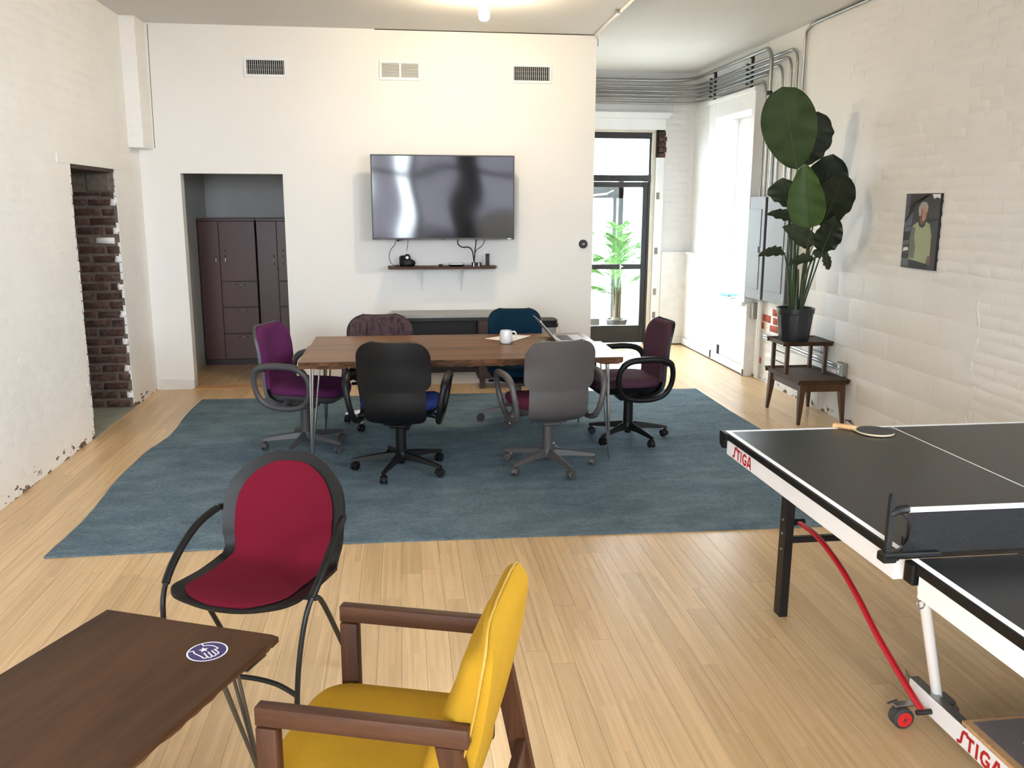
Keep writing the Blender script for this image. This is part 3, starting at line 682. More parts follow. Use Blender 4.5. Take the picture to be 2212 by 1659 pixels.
# shelf with brackets
sh = thing('wall_shelf', 'dark narrow wooden shelf below the television', 'shelf', (.385, YB, 1.147))
MB().prism([(-.50, 0), (-.515, -.03), (-.508, -.23), (.475, -.23), (.505, -.10), (.49, 0)], -.02, 0).build('board', 'shelf_wood', sh)
for x_ in (-.198, .176): MB().box(x_-.009, x_+.009, -.018, 0, -.24, -.02, .003).box(x_-.009, x_+.009, -.2, 0, -.034, -.02, .003).prism([(-.018, -.2), (-.018, -.04), (-.15, -.036)], x_-.0015, x_+.0015, 'x').build('bracket', 'white_metal', sh)
SZ = 1.147
vc = thing('conference_camera', 'black video camera with a round lens on its bulging base', 'camera', (.045, 8.33, SZ))
MB().loft([[Vector((x_, y_, z_)) for x_, y_ in ((.075*a*math.cos(2*PI*j/16)+dx, .05*a*math.sin(2*PI*j/16)) for j in range(16))] for z_, a, dx in ((0, .8, .0), (.012, .95, .004), (.03, 1.0, .008), (.05, .92, .006), (.068, .7, -.012), (.085, .45, -.03), (.1, .22, -.04))]).build('base', 'black_plastic', vc, 50)
MB().lathe([(0, -.03), (.026, -.03), (.03, -.02), (.03, .02), (.024, .03), (0, .03)], 20, M=Matrix.Translation((.005, -.02, .085)) @ Ry).build('head', 'black_plastic', vc, 40)
MB().lathe([(0, .031), (.013, .031), (.011, .033), (0, .033)], 16, M=Matrix.Translation((.005, -.02, .085)) @ Ry).build('lens', 'steel', vc, 40)
MB().prism(rrect(.035, .03, .008), 0, .09, 'z', M=Matrix.Translation((-.05, 0, 0))).build('stand', 'black_plastic', vc)
MB().prism(rrect(.028, .022, .007), 0, .016, 'z').build('microphone_pod', 'black_plastic', None, loc=(-.045, 8.31, SZ), label='tiny black pod at the left foot of the video camera', cat='microphone')
MB().loft([[Vector((q[0]*s, q[1]*s, z_)) for q in rrect(.04, .04, .012)] for z_, s in ((0, .8), (.008, 1.0), (.016, .9), (.02, .6))]).build('streaming_puck', 'black_plastic', None, 50, loc=(.36, 8.31, SZ), label='small black puck in the middle of the shelf', cat='gadget')
dp = thing('media_player', 'flat black and silver media player on the shelf', 'media player', (.505, 8.32, SZ))
MB().loft([[Vector((q[0]*s, q[1]*s, z_)) for q in rrect(.15, .13, .02)] for z_, s in ((0, .78), (.01, .92), (.02, 1.0))]).build('body', 'black_plastic', dp)
MB().prism(rrect(.15, .13, .02), .02, .026).build('lid', 'silver', dp)
hb = thing('media_box', 'small black box with silver ends where three cables meet', 'media box', (.695, 8.32, SZ))
MB().prism(rrect(.085, .07, .008), 0, .034).build('body', 'black_plastic', hb)
for x_ in (-.028, .02): MB().box(x_-.004, x_+.004, -.038, -.033, .0, .032).build('silver_band', 'silver', hb)
rm = thing('remote_control', 'black remote control standing upright at the shelf end', 'remote control', (.80, 8.33, SZ))
MB().prism(rrect(.036, .018, .005), 0, .115).build('body', 'black_plastic', rm)
for i in range(5):
    for s in (-.008, .008): MB().box(s-.003, s+.003, -.0105, -.009, .03+i*.014, .037+i*.014).build('button', 'grey_dark_plastic', rm)

# conduits: alcove back wall, round the corner, along the side wall and down
zs = [3.150, 3.080, 3.030, 2.985, 2.945, 2.893]; yd = [8.22, 7.80, 7.92, 8.10, 8.36, 8.47]; off = [.10, .035, .035, .035, .035, .035]; rr_ = [.019, .013, .013, .013, .013, .013]
nm_ = ['topmost and thickest', 'second from the top', 'third from the top', 'fourth from the top', 'fifth from the top', 'lowest']
for i in range(6):
    xw = XR-off[i] if i == 0 else XR-.035; yb_ = YA-.05; z = zs[i]; rb = .13
    P = [(1.84, yb_, z), (2.6, yb_, z), (XR-.5, yb_, z)]
    P += [(xw-.35+.35*math.sin(a), yb_-.35+.35*math.cos(a), z) for a in [R(15*k) for k in range(0, 7)]]
    P += [(xw, 9.6, z), (xw, 9.0, z)]
    P += [(xw, yd[i]+rb*(1-math.sin(a)), z-rb*(1-math.cos(a))) for a in [R(15*k) for k in range(0, 7)]]
    P += [(xw+(off[i]-.035)*.0, yd[i], 2.55), (XR-.035, yd[i], 2.3), (XR-.035, yd[i], 1.80)]
    c_ = thing('conduit', 'galvanised conduit bent round the alcove corner, %s of the bundle' % nm_[i], 'conduit', group='conduits bent round the alcove corner')
    MB().tube(P, rr_[i], 10).build('pipe', 'conduit_metal', c_, 60)
    zc = 2.74 if i == 0 else 2.45
    MB().lathe([(rr_[i]+.005, -.02), (rr_[i]+.005, .02)], 12, (P[-3][0] if i == 0 else XR-.035, yd[i], zc)).build('coupling', 'strut_dark' if i == 0 else 'conduit_metal', c_, 40)
c_ = thing('conduit', 'single conduit following the ceiling edge then dropping down the brick wall', 'conduit')
MB().tube([(XR-.02, 3.6, 3.232), (XR-.02, 7.5, 3.232), (XR-.02, 7.62, 3.225), (XR-.02, 7.69, 3.19), (XR-.02, 7.71, 3.12), (XR-.02, 7.71, 1.8)], .011, 8).build('pipe', 'conduit_metal', c_, 60)
MB().box(XR-.035, XR, 7.66, 7.72, 2.62, 2.66, .003).build('strap', 'strut_dark', c_)
MB().box(XR-.035, XR, 6.3, 6.33, 3.215, H).build('strap', 'conduit_metal', c_)
c_ = thing('conduit', 'thin white raceway running along the ceiling above the partition end', 'conduit')
MB().tube([(1.74, 3.0, 3.236), (1.79, 7.9, 3.236), (1.80, 8.36, 3.236), (1.825, 8.42, 3.22)], .012, 8).build('pipe', 'trim_old', c_, 60)
MB().box(1.745, 1.79, 7.35, 7.38, 3.22, H).build('strap', 'conduit_metal', c_)
MB().tube(catmull([(1.815, YB-.012, 3.23), (1.836, YB-.015, 3.2), (1.838, YB-.01, 3.15)], 5), .003, 5).build('wire_end', 'strut_dark', c_, 60)
for yy, lab in ((9.97, 'dark strut strap clamping the conduits near the alcove corner'), (8.90, 'dark strut strap clamping the conduits above the window')):
    s_ = thing('conduit_strut', lab, 'bracket', (XR, yy, 3.02))
    MB().box(-.02, 0, -.02, .02, -.17, .16, .003).build('channel', 'strut_dark', s_)
    for z in zs: MB().tube([(-.01, -.022, z-3.02), (-.055, -.012, z-3.02+.012), (-.055, .012, z-3.02+.012), (-.01, .022, z-3.02)], .004, 5).box(-.075, -.05, -.006, .006, z-3.02+.004, z-3.02+.02).build('clamp', 'strut_dark', s_)
MB().box(XR-.035, XR, 8.40, 8.47, 2.42, 2.45, .003).build('pipe_clamp', 'strut_dark', None, label='small dark pipe clamp beside the big leaf', cat='clamp')

# electrical panels
def epanel(y0, y1, z0, z1, label):
    e_ = thing('electrical_panel', label, 'electrical panel', (XR, (y0+y1)/2, z0), group='grey electrical panels')
    L = (y1-y0)/2; Hh = z1-z0
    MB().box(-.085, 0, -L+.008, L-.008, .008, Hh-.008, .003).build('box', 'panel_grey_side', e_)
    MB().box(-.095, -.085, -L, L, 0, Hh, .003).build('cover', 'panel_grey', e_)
    MB().box(-.101, -.095, -L+.07, L-.03, .10, Hh-.12, .002).build('door', 'panel_grey', e_)
    MB().box(-.106, -.1, -L+.085, -L+.105, Hh*.46, Hh*.52, .002).build('latch', 'strut_dark', e_)
    for z in (.05, Hh/2, Hh-.05): MB().lathe([(0, -.002), (.006, -.002), (.006, .002), (0, .002)], 8, M=Matrix.Translation((-.097, -L+.03, z)) @ Matrix.Rotation(R(90), 4, 'Y')).build('screw', 'steel', e_)
epanel(8.175, 8.59, .81, 1.80, 'grey electrical panel next to the window')
epanel(7.64, 8.115, .82, 1.80, 'grey electrical panel partly behind the tall plant')
c_ = thing('conduit', 'white painted conduit dropping from the panel to the floor', 'conduit')
MB().tube([(XR-.03, 8.33, .80), (XR-.03, 8.33, .02)], .017, 8).tube([(XR-.03, 8.28, .80), (XR-.03, 8.28, .02)], .014, 8).build('pipe', 'trim_old', c_, 60)
MB().box(XR-.06, XR, 8.40, 8.48, .60, .76, .006).build('junction_box', 'vent_grey', None, label='small grey junction box under the electrical panel', cat='junction box')
c_ = thing('conduit', 'low conduit running along the brick wall to the outlet behind the end table', 'conduit')
MB().tube([(XR-.02, 8.2, .47), (XR-.02, 7.5, .455), (XR-.02, 6.66, .44)], .010, 8).tube([(XR-.02, 8.2, .445), (XR-.02, 7.5, .43), (XR-.02, 6.66, .415)], .008, 8).build('pipe', 'conduit_metal', c_, 60)
ob = thing('outlet_box', 'metal outlet box with two sockets behind the end table', 'outlet', (XR, 6.61, .425))
MB().box(-.045, 0, -.055, .055, -.055, .055, .005).build('box', 'conduit_metal', ob)
for z in (-.02, .02): MB().box(-.049, -.044, -.0, .03, z-.013, z+.013, .003).build('socket', 'white_plastic', ob)

# portrait print on canvas
pc = thing('canvas_print', 'dark portrait canvas of a grey-haired person in a pale green sweater', 'picture', (XR, 5.705, 1.55))
CW, CH = .405, .505
MB().box(-.022, 0, -CW/2, CW/2, -CH/2, CH/2, .002).build('canvas', 'ph_black', pc)
def pr(mb, poly, lvl, mi):   # (u right, v up) in 0..1 of the canvas as one looks at it
    mb.add([(-.0222-.00012*lvl, CW/2-u*CW, -CH/2+v*CH) for u, v in poly], [tuple(range(len(poly)))], mi)
mb = MB(); PM = ['ph_bg', 'ph_blue', 'ph_black', 'ph_hair', 'ph_skin', 'ph_shade', 'ph_green', 'ph_greend', 'ph_collar', 'ph_white', 'ph_grey']
pr(mb, [(.01, .01), (.99, .01), (.99, .99), (.01, .99)], 0, 0)
pr(mb, [(.01, .55), (.22, .58), (.26, .75), (.12, .8), (.14, .99), (.01, .99)], 1, 1); pr(mb, [(.01, .3), (.2, .33), (.24, .56), (.06, .55)], 1, 1); pr(mb, [(.01, .02), (.22, .02), (.22, .16), (.01, .16)], 1, 1)
pr(mb, [(.0, .62), (.1, .72), (.16, .84), (.3, .91), (.75, .99), (.6, .99), (.3, .86), (.24, .76), (.08, .63)], 2, 2); pr(mb, [(.01, .48), (.22, .5), (.2, .38), (.01, .36)], 2, 2); pr(mb, [(.62, .66), (.98, .69), (.98, .65), (.62, .61)], 2, 2); pr(mb, [(.01, .17), (.26, .2), (.26, .12), (.01, .13)], 2, 2); pr(mb, [(.25, .01), (.8, .01), (.8, .13), (.4, .15), (.25, .1)], 2, 2)
pr(mb, [(.76, .99), (.99, .99), (.99, .93), (.9, .95), (.82, .93)], 2, 9); pr(mb, [(.03, .22), (.2, .24), (.18, .28), (.05, .27)], 3, 9)
pr(mb, [(.22, .12), (.74, .08), (.82, .3), (.84, .45), (.76, .6), (.66, .63), (.4, .62), (.27, .57), (.22, .42), (.24, .3)], 3, 6)
pr(mb, [(.22, .14), (.38, .13), (.4, .3), (.34, .42), (.36, .55), (.27, .56), (.22, .42)], 4, 7); pr(mb, [(.74, .08), (.86, .06), (.88, .18), (.78, .18)], 4, 5); pr(mb, [(.74, .18), (.84, .18), (.84, .36), (.78, .36)], 4, 6)
pr(mb, [(.42, .63), (.46, .57), (.55, .545), (.62, .57), (.65, .63), (.62, .65), (.45, .65)], 5, 8); pr(mb, [(.46, .64), (.5, .595), (.56, .585), (.61, .62), (.62, .70), (.46, .70)], 6, 5)
pr(mb, [(.4, .78), (.41, .83), (.47, .88), (.55, .895), (.63, .88), (.68, .83), (.67, .76), (.62, .74), (.44, .7)], 6, 3)
pr(mb, [(.5, .80), (.53, .825), (.6, .83), (.645, .80), (.65, .73), (.63, .66), (.58, .635), (.53, .65), (.5, .7)], 7, 4); pr(mb, [(.5, .80), (.53, .8), (.535, .68), (.52, .64), (.5, .68)], 8, 5); pr(mb, [(.59, .76), (.63, .76), (.63, .752), (.59, .752)], 8, 5); pr(mb, [(.585, .69), (.625, .69), (.62, .682), (.59, .682)], 8, 5); pr(mb, [(.605, .745), (.618, .71), (.6, .71)], 8, 5)
mb.build('portrait_print', PM, pc)

# cloths on the window sill
cl = MB().sheet(lambda u, v: (3.41+.15*v, 9.02+.19*u, .758+.014*abs(math.sin(u*7+v*3))+.008*math.sin(v*9)), 12, 8, .006)
cl.build('folded_cloth', 'cloth_blue', None, 60, label='crumpled pale blue cloth on the window sill', cat='cloth')
MB().sheet(lambda u, v: (3.405+.13*v, 8.90+.15*u, .756+.006*abs(math.sin(u*6+v*5))), 10, 6, .003).build('folded_cloth', 'paper', None, 60, label='white cloth lying flat on the sill beside the blue one', cat='cloth')

# ------------------------------------------------------------------ closet cabinets
def cabinet(x0, label):
    W = .585; c = thing('storage_cabinet', label, 'cabinet', (x0, 9.70, 0), group='dark red-brown closet cabinets')
    MB().box(0, W, .02, .52, .06, 1.55, .003).build('body', 'cabinet_dark', c)
    MB().box(-.003, W+.003, -.005, .525, 1.535, 1.56, .003).build('top', 'cabinet', c)
    MB().box(.005, W-.005, .012, .5, 0, .06).build('plinth', 'cabinet_dark', c)
    def handle(x, z, vert, par):
        P = [(x, 0, z-.05), (x, -.022, z-.03), (x, -.026, z), (x, -.022, z+.03), (x, 0, z+.05)] if vert else [(x-.05, 0, z), (x-.03, -.022, z), (x, -.026, z), (x+.03, -.022, z), (x+.05, 0, z)]
        MB().tube(catmull(P, 3), .0045, 6).build('handle', 'steel', par, 60)
    d = MB().box(.004, .208, 0, .02, .065, 1.53, .002).build('door', 'cabinet', c); handle(.175, 1.125, True, d)
    d = MB().box(.214, W-.004, 0, .02, .905, 1.53, .002).build('door', 'cabinet', c); handle(.27, 1.125, True, d)
    MB().lathe([(0, 0), (.011, 0), (.011, .004), (0, .004)], 12, M=Matrix.Translation((.27, 0, 1.225)) @ Ry).build('lock', 'strut_dark', d)
    for a, b_ in ((.63, .897), (.345, .622), (.065, .337)):
        d = MB().box(.214, W-.004, 0, .02, a, b_, .002).build('drawer', 'cabinet', c); handle(.41, b_-.03, False, d)
cabinet(-2.118, 'dark red-brown storage cabinet against the closet wall on the left')
cabinet(-1.522, 'dark red-brown storage cabinet cut off by the right closet jamb')

# ------------------------------------------------------------------ desk along the back wall and bin
dk = thing('console_desk', 'low desk with grey top and dark brown body under the shelf', 'desk', (-.108, 8.12, 0))
MB().box(0, 1.25, 0, .32, .685, .722, .004).build('desktop', 'desk_grey', dk)
MB().box(.02, 1.23, .02, .3, .655, .685).build('rail', 'desk_dark', dk)
MB().box(.02, 1.23, .27, .3, .12, .655).build('back_panel', 'desk_dark', dk)
MB().box(.02, .05, .03, .3, 0, .655).build('side_panel', 'desk_dark', dk)
pd = MB().box(.80, 1.22, .03, .3, .10, .655, .003).build('pedestal', 'desk_brown', dk)
for a in (.12, .30, .48): MB().box(.81, 1.21, .015, .03, a, a+.165, .003).build('drawer', 'desk_brown', pd)
for xx in (.82, 1.16): MB().box(xx, xx+.05, .05, .1, 0, .1).build('foot', 'desk_brown', dk)
tb = thing('trash_can', 'stainless step trash can with black lid beside the desk', 'trash can', (1.345, 8.24, 0))
MB().prism(rrect(.215, .25, .06), .02, .585).build('body', 'steel', tb, 40)
MB().prism(rrect(.225, .26, .062), .585, .615).prism(rrect(.21, .245, .058), .615, .65).build('lid', 'black_plastic', tb, 40)
MB().prism(rrect(.22, .255, .06), 0, .02).build('foot_ring', 'black_plastic', tb, 40)
MB().box(-.03, .03, -.15, -.11, .012, .024, .003).build('pedal', 'steel', tb)

# ------------------------------------------------------------------ rug
def rugpt(u, v):
    x0, x1, y0, y1 = -1.785, 2.755, 4.345, 7.925
    x = x0+(x1-x0)*u; y = y0+(y1-y0)*v
    wv = (1-u)**6
    x += wv*(.035*math.sin(v*11+.6)*math.sin(v*PI)-.03*math.exp(-((v-.55)/.08)**2))+u**8*.015*math.sin(v*6)
    y += (.02*math.sin(u*5))*(1-v)**4
    return x, y, .0096+.0012*math.sin(x*9+y*7)+.0008*math.sin(x*31)*math.sin(y*27)
rug = MB().sheet(rugpt, 90, 70, .0094).build('area_rug', 'rug_pile', None, 50, label='large slate-blue pile rug under the meeting table', cat='rug')
# ------------------------------------------------------------------ meeting table
ct = thing('meeting_table', 'long reclaimed-wood meeting table with hairpin legs on the blue rug', 'table', (0, 0, .012))
TZ = .722
def slab(x0, x1, y0, y1, rough_front, ends=.006):
    n = 60; rnd = random.Random(3); fr = []; 
    top = []; bot = []
    for i in range(n+1):
        x = x0+(x1-x0)*i/n
        j = (rnd.uniform(-.005, .004)+.003*math.sin(i*.37)) if rough_front else 0
        top.append((x, y0-j*.5)); bot.append((x, y0-j*1.3+(rnd.uniform(0, .008) if rough_front else 0)))
    mb = MB(); k = n+1
    zt = [TZ]*k; zb = [TZ-.048+(rnd.uniform(-.002, .005)+(.008 if rnd.random() < .08 else 0) if rough_front else 0) for _ in range(k)]
    vs = [(p[0], p[1], TZ) for p in top]+[(p[0], y1, TZ) for p in top]+[(p[0], p[1], z) for p, z in zip(bot, zb)]+[(p[0], y1, TZ-.045) for p in top]+[(p[0], p[1]*.5+q[1]*.5-(rnd.uniform(-.004, .008) if rough_front else 0), TZ-.022) for p, q in zip(top, bot)]
    A, B, Cc, D, E_ = 0, k, 2*k, 3*k, 4*k; fs = []; mi = []
    for i in range(n):
        for f, m_ in (((A+i, A+i+1, B+i+1, B+i), 0), ((Cc+i+1, Cc+i, D+i, D+i+1), 1), ((E_+i, E_+i+1, A+i+1, A+i), 1), ((Cc+i, Cc+i+1, E_+i+1, E_+i), 1), ((B+i, B+i+1, D+i+1, D+i), 1)): fs.append(f); mi.append(m_)
    fs += [(A, B, D, Cc, E_), (A+n, E_+n, Cc+n, D+n, B+n)]; mi += [1, 1]
    mb.v = vs; mb.f = fs; mb.mi = mi; return mb
slab(-.668, 1.442, 5.622, 6.298, True).build('plank', ['slab_wood', 'slab_edge'], ct)
slab(-.655, 1.392, 6.303, 6.735, False).build('plank', ['slab_wood', 'slab_edge'], ct)
def hairpin(mb, top1, top2, foot, r=.006):
    f1 = Vector(foot)+(Vector(top1)-Vector(foot)).normalized()*.02; f2 = Vector(foot)+(Vector(top2)-Vector(foot)).normalized()*.02
    mb.tube([top1, f1, Vector(foot)+Vector((0, 0, r)), f2, top2], r, 8); return mb
z0 = TZ-.046
for fx, fy, sx, sy in ((1.376, 5.665, -1, 1), (1.37, 6.70, -1, -1), (-.615, 5.69, 1, 1), (-.61, 6.72, 1, -1)):
    mb = MB(); hairpin(mb, (fx+sx*.075, fy+sy*.005, z0), (fx+sx*.032, fy+sy*.012, z0), (fx, fy, 0)); hairpin(mb, (fx+sx*.02, fy+sy*.09, z0), (fx+sx*.01, fy+sy*.05, z0), (fx, fy, 0))
    mb.box(fx+sx*.005-.06, fx+sx*.005+.06, fy+sy*.04-.05, fy+sy*.04+.05, z0-.004, z0); mb.build('hairpin_leg', 'steel', ct, 60)
TT = TZ+.012

# things on the meeting table
mg = thing('mug', 'white ceramic mug on a coaster on the meeting table', 'mug', (.735, 6.262, TT+.004))
MB().lathe([(.0, .004), (.034, .0), (.044, .012), (.048, .04), (.045, .07), (.040, .092), (.037, .092), (.042, .065), (.044, .04), (.038, .014), (0, .012)], 28).build('body', 'ceramic', mg, 40)
MB().tube(catmull([(.040, 0, .078), (.062, 0, .082), (.074, 0, .06), (.066, 0, .034), (.044, 0, .026)], 6), .006, 8).build('handle', 'ceramic', mg, 60)
MB().lathe([(0, 0), (.052, 0), (.052, .004), (0, .004)], 28).build('coaster', 'grey_plastic', None, 40, loc=(.738, 6.255, TT), label='thin round grey coaster under the white mug', cat='coaster')
MB().prism([(.606, 6.50), (.70, 6.42), (.85, 6.46), (.76, 6.63)], TT, TT+.003).build('paper_sheet', 'paper', None, label='white sheet of paper left of the mug', cat='paper')
MB().prism([(.80, 6.34), (.965, 6.58), (.82, 6.63), (.735, 6.45)], TT+.003, TT+.008).build('paper_sheet', 'paper', None, label='white folded paper reaching right behind the mug', cat='paper')
MB().prism([(1.02, 6.50), (1.09, 6.50), (1.09, 6.56), (1.02, 6.56)], TT, TT+.003).build('sticky_notes', 'piping_yellow', None, label='small yellowish note pad behind the laptop', cat='note pad')
lp = thing('laptop', 'open thin silver laptop seen from its side on the meeting table', 'laptop', (1.115, 6.42, TT), R(-89))
MB().prism(rrect(.30, .21, .012), 0, .012, M=Matrix.Translation((0, .105, 0))).build('keyboard_base', 'silver', lp)
MB().prism(rrect(.30, .205, .012), -.007, 0, M=Matrix.Translation((0, -.002, .010)) @ Matrix.Rotation(R(-50), 4, 'X') @ Matrix.Translation((0, -.1025, 0))).build('screen_lid', 'silver', lp)
MB().box(-.12, .12, .03, .12, .012, .0135).build('keys', 'black_plastic', lp)

# ------------------------------------------------------------------ office chairs
def lerp_tab(t, x):
    for (a, b), (c, d) in zip(t, t[1:]):
        if x <= c: return b+(d-b)*(x-a)/(c-a)
    return t[-1][1]
YBK = [(.32, -.08), (.35, -.19), (.40, -.238), (.46, -.252), (.58, -.256), (.72, -.264), (.90, -.305)]
def smooth_tab(t, x, e=.03): return (lerp_tab(t, x-e)+2*lerp_tab(t, x)+lerp_tab(t, x+e))/4
def office_chair(label, loc, yaw, shell, fab, base_m, arm_m, arms=True, hw=.232, top=.885, rc=.105, start=0, col_m=None, rad=.30, seat_fab=None):
    c = thing('office_chair', label, 'office chair', loc, yaw, group='office chairs around the meeting table')
    seat_fab = seat_fab or fab
    # five-star base with casters
    mb = MB(); A = [start+R(72*k)-yaw for k in range(5)]
    for a in A:
        d = Vector((math.cos(a), math.sin(a), 0)); s = Vector((-d.y, d.x, 0)); rings = []
        for r, w_, h, z in ((.0, .030, .030, .098), (.05, .026, .028, .100), (.14, .020, .021, .094), (.25, .016, .015, .080), (rad+.015, .013, .010, .072)):
            rings.append([d*r+s*(w_*x_)+Vector((0, 0, z+h*z_)) for x_, z_ in ((-1, -.8), (-.6, .7), (0, 1), (.6, .7), (1, -.8))])
        mb.loft(rings)
    mb.lathe([(0, .045), (.022, .045), (.026, .06), (.042, .07), (.045, .11), (.040, .125), (0, .125)], 16)
    base = mb.build('base', base_m, c, 40)
    cm = MB().tube([(0, 0, .075), (0, 0, .045)], .008, 6)
    for s in (-1, 1): cm.lathe([(0, -.009), (.022, -.009), (.0265, -.004), (.0265, .006), (.02, .009), (0, .009)], 14, M=Matrix.Translation((s*.014, -.006, .0265)) @ Matrix.Rotation(R(90), 4, 'Y'))
    cm.sheet(lambda u, v: (-.012+.024*u, -.006+.03*math.cos(PI*v), .0265+.031*math.sin(PI*v)), 1, 6, .004)
    cmesh = None
    for i, a in enumerate(A):
        p = (math.cos(a)*rad, math.sin(a)*rad, 0); rz = random.uniform(0, 6.28)
        if cmesh is None: o = cm.build('caster', arm_m if base_m != 'chrome' else 'black_plastic', base, 40, loc=p, rotz=rz); cmesh = o.data
        else: link('caster', cmesh, base, loc=p, rotz=rz)
    MB().lathe([(0, .1), (.036, .1), (.034, .30), (.022, .302), (.022, .37), (0, .37)], 16).build('column', col_m or base_m, c, 40)
    MB().box(-.10, .10, -.13, .12, .325, .385, .015).box(-.06, .06, -.1, .09, .30, .33, .01).build('tilt_mechanism', arm_m, c)
    MB().tube([(.09, .06, .35), (.20, .07, .345)], .007, 6).box(.19, .235, .055, .085, .335, .355, .006).build('lever', 'black_plastic', c, 50)
    # seat
    def ring(z, s, dy=0.0, ky=1.0):
        return [Vector((x_*s, y_*s*ky+.055+dy, z-(.020*max(0, (y_-.12)/.12)**2 if y_ > .12 else 0))) for x_, y_ in rrect(.49, .49, .15, 6)]
    MB().loft([ring(.372, .55, -.02), ring(.385, .86, -.01), ring(.41, .965), ring(.425, .99), ring(.432, .96)]).build('seat_shell', shell, c, 50)
    MB().loft([ring(.428, .95), ring(.438, 1.0), ring(.458, 1.01), ring(.478, .975), ring(.488, .88), ring(.489, .6), ring(.486, .25)]).build('seat', seat_fab, c, 50)
    # back: lower support, upper shell, upholstery
    def wround(d, r, W): return W if d >= r else W-r+math.sqrt(max(0, r*r-(r-d)**2))
    zl0, zl1 = .335, .60
    def low(u, v):
        z = zl0+(zl1-zl0)*v; d = (z-zl0)*1.0+.004; w_ = wround(d, .085, hw*.85); x = (2*u-1)*w_
        return x, smooth_tab(YBK, z)+.85*x*x+.008, z
    MB().sheet(low, 14, 16, .022).build('back_support', shell, c, 50)
    zu0 = .565
    def upf(off=0.0, sh=0.0):
        def f(u, v):
            vv = .5-.5*math.cos(PI*v); z = zu0+sh+(top-zu0-2*sh)*vv
            w_ = wround(min(top-sh-z, (z-zu0-sh)*1.4+.012), rc, hw-sh); x = (2*u-1)*w_
            return x, smooth_tab(YBK, z)+.85*x*x+off-.012*(1-(2*u-1)**2)*math.sin(PI*vv), z
        return f
    edge = lambda u, v: .010+.016*min(1, min(u, 1-u, v, 1-v)/.12)**.5
    MB().sheet(upf(), 18, 26, .020).build('back_shell', shell, c, 50)
    MB().sheet(upf(.021, .004), 20, 28, lambda u, v: .010+.034*min(1, min(u, 1-u, v, 1-v)/.16)**.5).build('backrest', fab, c, 55)
    def lowpad(u, v):
        z = .455+(.60-.455)*v; x = (2*u-1)*hw*.8; return x, smooth_tab(YBK, z)+.85*x*x+.03, z
    MB().sheet(lowpad, 10, 6, .03).build('lumbar_pad', fab, c, 50)
    if arms:
        L = [(-.10, .352), (-.175, .385), (-.215, .46), (-.218, .55), (-.19, .615), (-.11, .643), (.02, .645), (.115, .63), (.172, .57), (.178, .48), (.145, .40), (.09, .36), (.0, .345)]
        for s in (-1, 1):
            P = catmull([(s*(.262+.055*(z-.35)/.3), y, z) for y, z in L], 4, True)
            mb = MB(); mb.tube(P, [.017+.006*(1 if q.z > .60 else .4) for q in P], 10, closed=True)
            mb.tube([(s*.16, -.02, .385), (s*.225, -.03, .375), (s*.265, -.03, .362)], .02, 8)
            mb.build('armrest', arm_m, c, 60)
    return c
office_chair('purple chair with grey loop arms at the left table end', (-.70, 6.20, .012), R(-110), 'grey_dark_plastic', 'fab_purple', 'grey_dark_plastic', 'grey_dark_plastic', start=R(38), rad=.29)
office_chair('black-backed chair with a blue seat, at the near side of the table', (-.03, 5.61, .012), R(-9), 'black_plastic', 'fab_blue', 'black_plastic', 'black_plastic', start=R(33), rad=.305)
office_chair('grey-backed chair with a wine seat, at the near side of the table', (.934, 5.57, .012), R(9), 'grey_plastic', 'fab_wine', 'grey_plastic', 'grey_plastic', start=R(1), rad=.305)
office_chair('plum chair with black loop arms at the right table end', (1.645, 6.22, .012), R(95), 'black_plastic', 'fab_plum', 'black_plastic', 'black_plastic', start=R(3), rad=.29)
office_chair('dark patterned chair with a chrome base behind the table', (-.175, 6.86, .012), R(183), 'black_plastic', 'fab_pattern', 'chrome', 'black_plastic', hw=.262, top=.835, rc=.13, start=R(20), rad=.29)
office_chair('dark teal armless chair behind the table, next to the laptop', (.895, 6.85, .012), R(178), 'black_plastic', 'fab_teal', 'grey_plastic', 'grey_plastic', arms=False, hw=.222, top=.872, rc=.10, start=R(30), rad=.29)

# ------------------------------------------------------------------ red shell chair
rc_ = thing('shell_chair', 'red upholstered shell chair with black rim and thin black tube legs', 'chair', (-.52, 2.985, 0), R(161))
PF = [(0, .245, .425), (.08, .225, .440), (.2, .15, .440), (.36, .0, .425), (.48, -.12, .424), (.545, -.175, .440), (.60, -.205, .485), (.70, -.225, .57), (.85, -.26, .70), (1, -.305, .815)]
def prof(v):
    v = min(1, max(0, v))
    for a, b_ in zip(PF, PF[1:]):
        if v <= b_[0]:
            t = (v-a[0])/(b_[0]-a[0]); return a[1]+(b_[1]-a[1])*t, a[2]+(b_[2]-a[2])*t
    return PF[-1][1:]
def sprof(v):
    a, b_, c_2 = prof(v-.03), prof(v), prof(v+.03); return ((a[0]+2*b_[0]+c_2[0])/4, (a[1]+2*b_[1]+c_2[1])/4) if .03 < v < .97 else b_
def swid(v):
    if v < .2: return .235*math.sqrt(max(0, 1-((.2-v)/.2)**2))*.96+.0095
    if v < .5: return .235-.002*math.sin((v-.2)/.3*PI)
    if v < .62: return .235-.018*math.sin((v-.5)/.12*PI/1)*.6
    if v < .76: return .235+.003*math.sin((v-.62)/.14*PI/2)
    return .236*math.sqrt(max(0, 1-((v-.76)/.245)**2))+.002
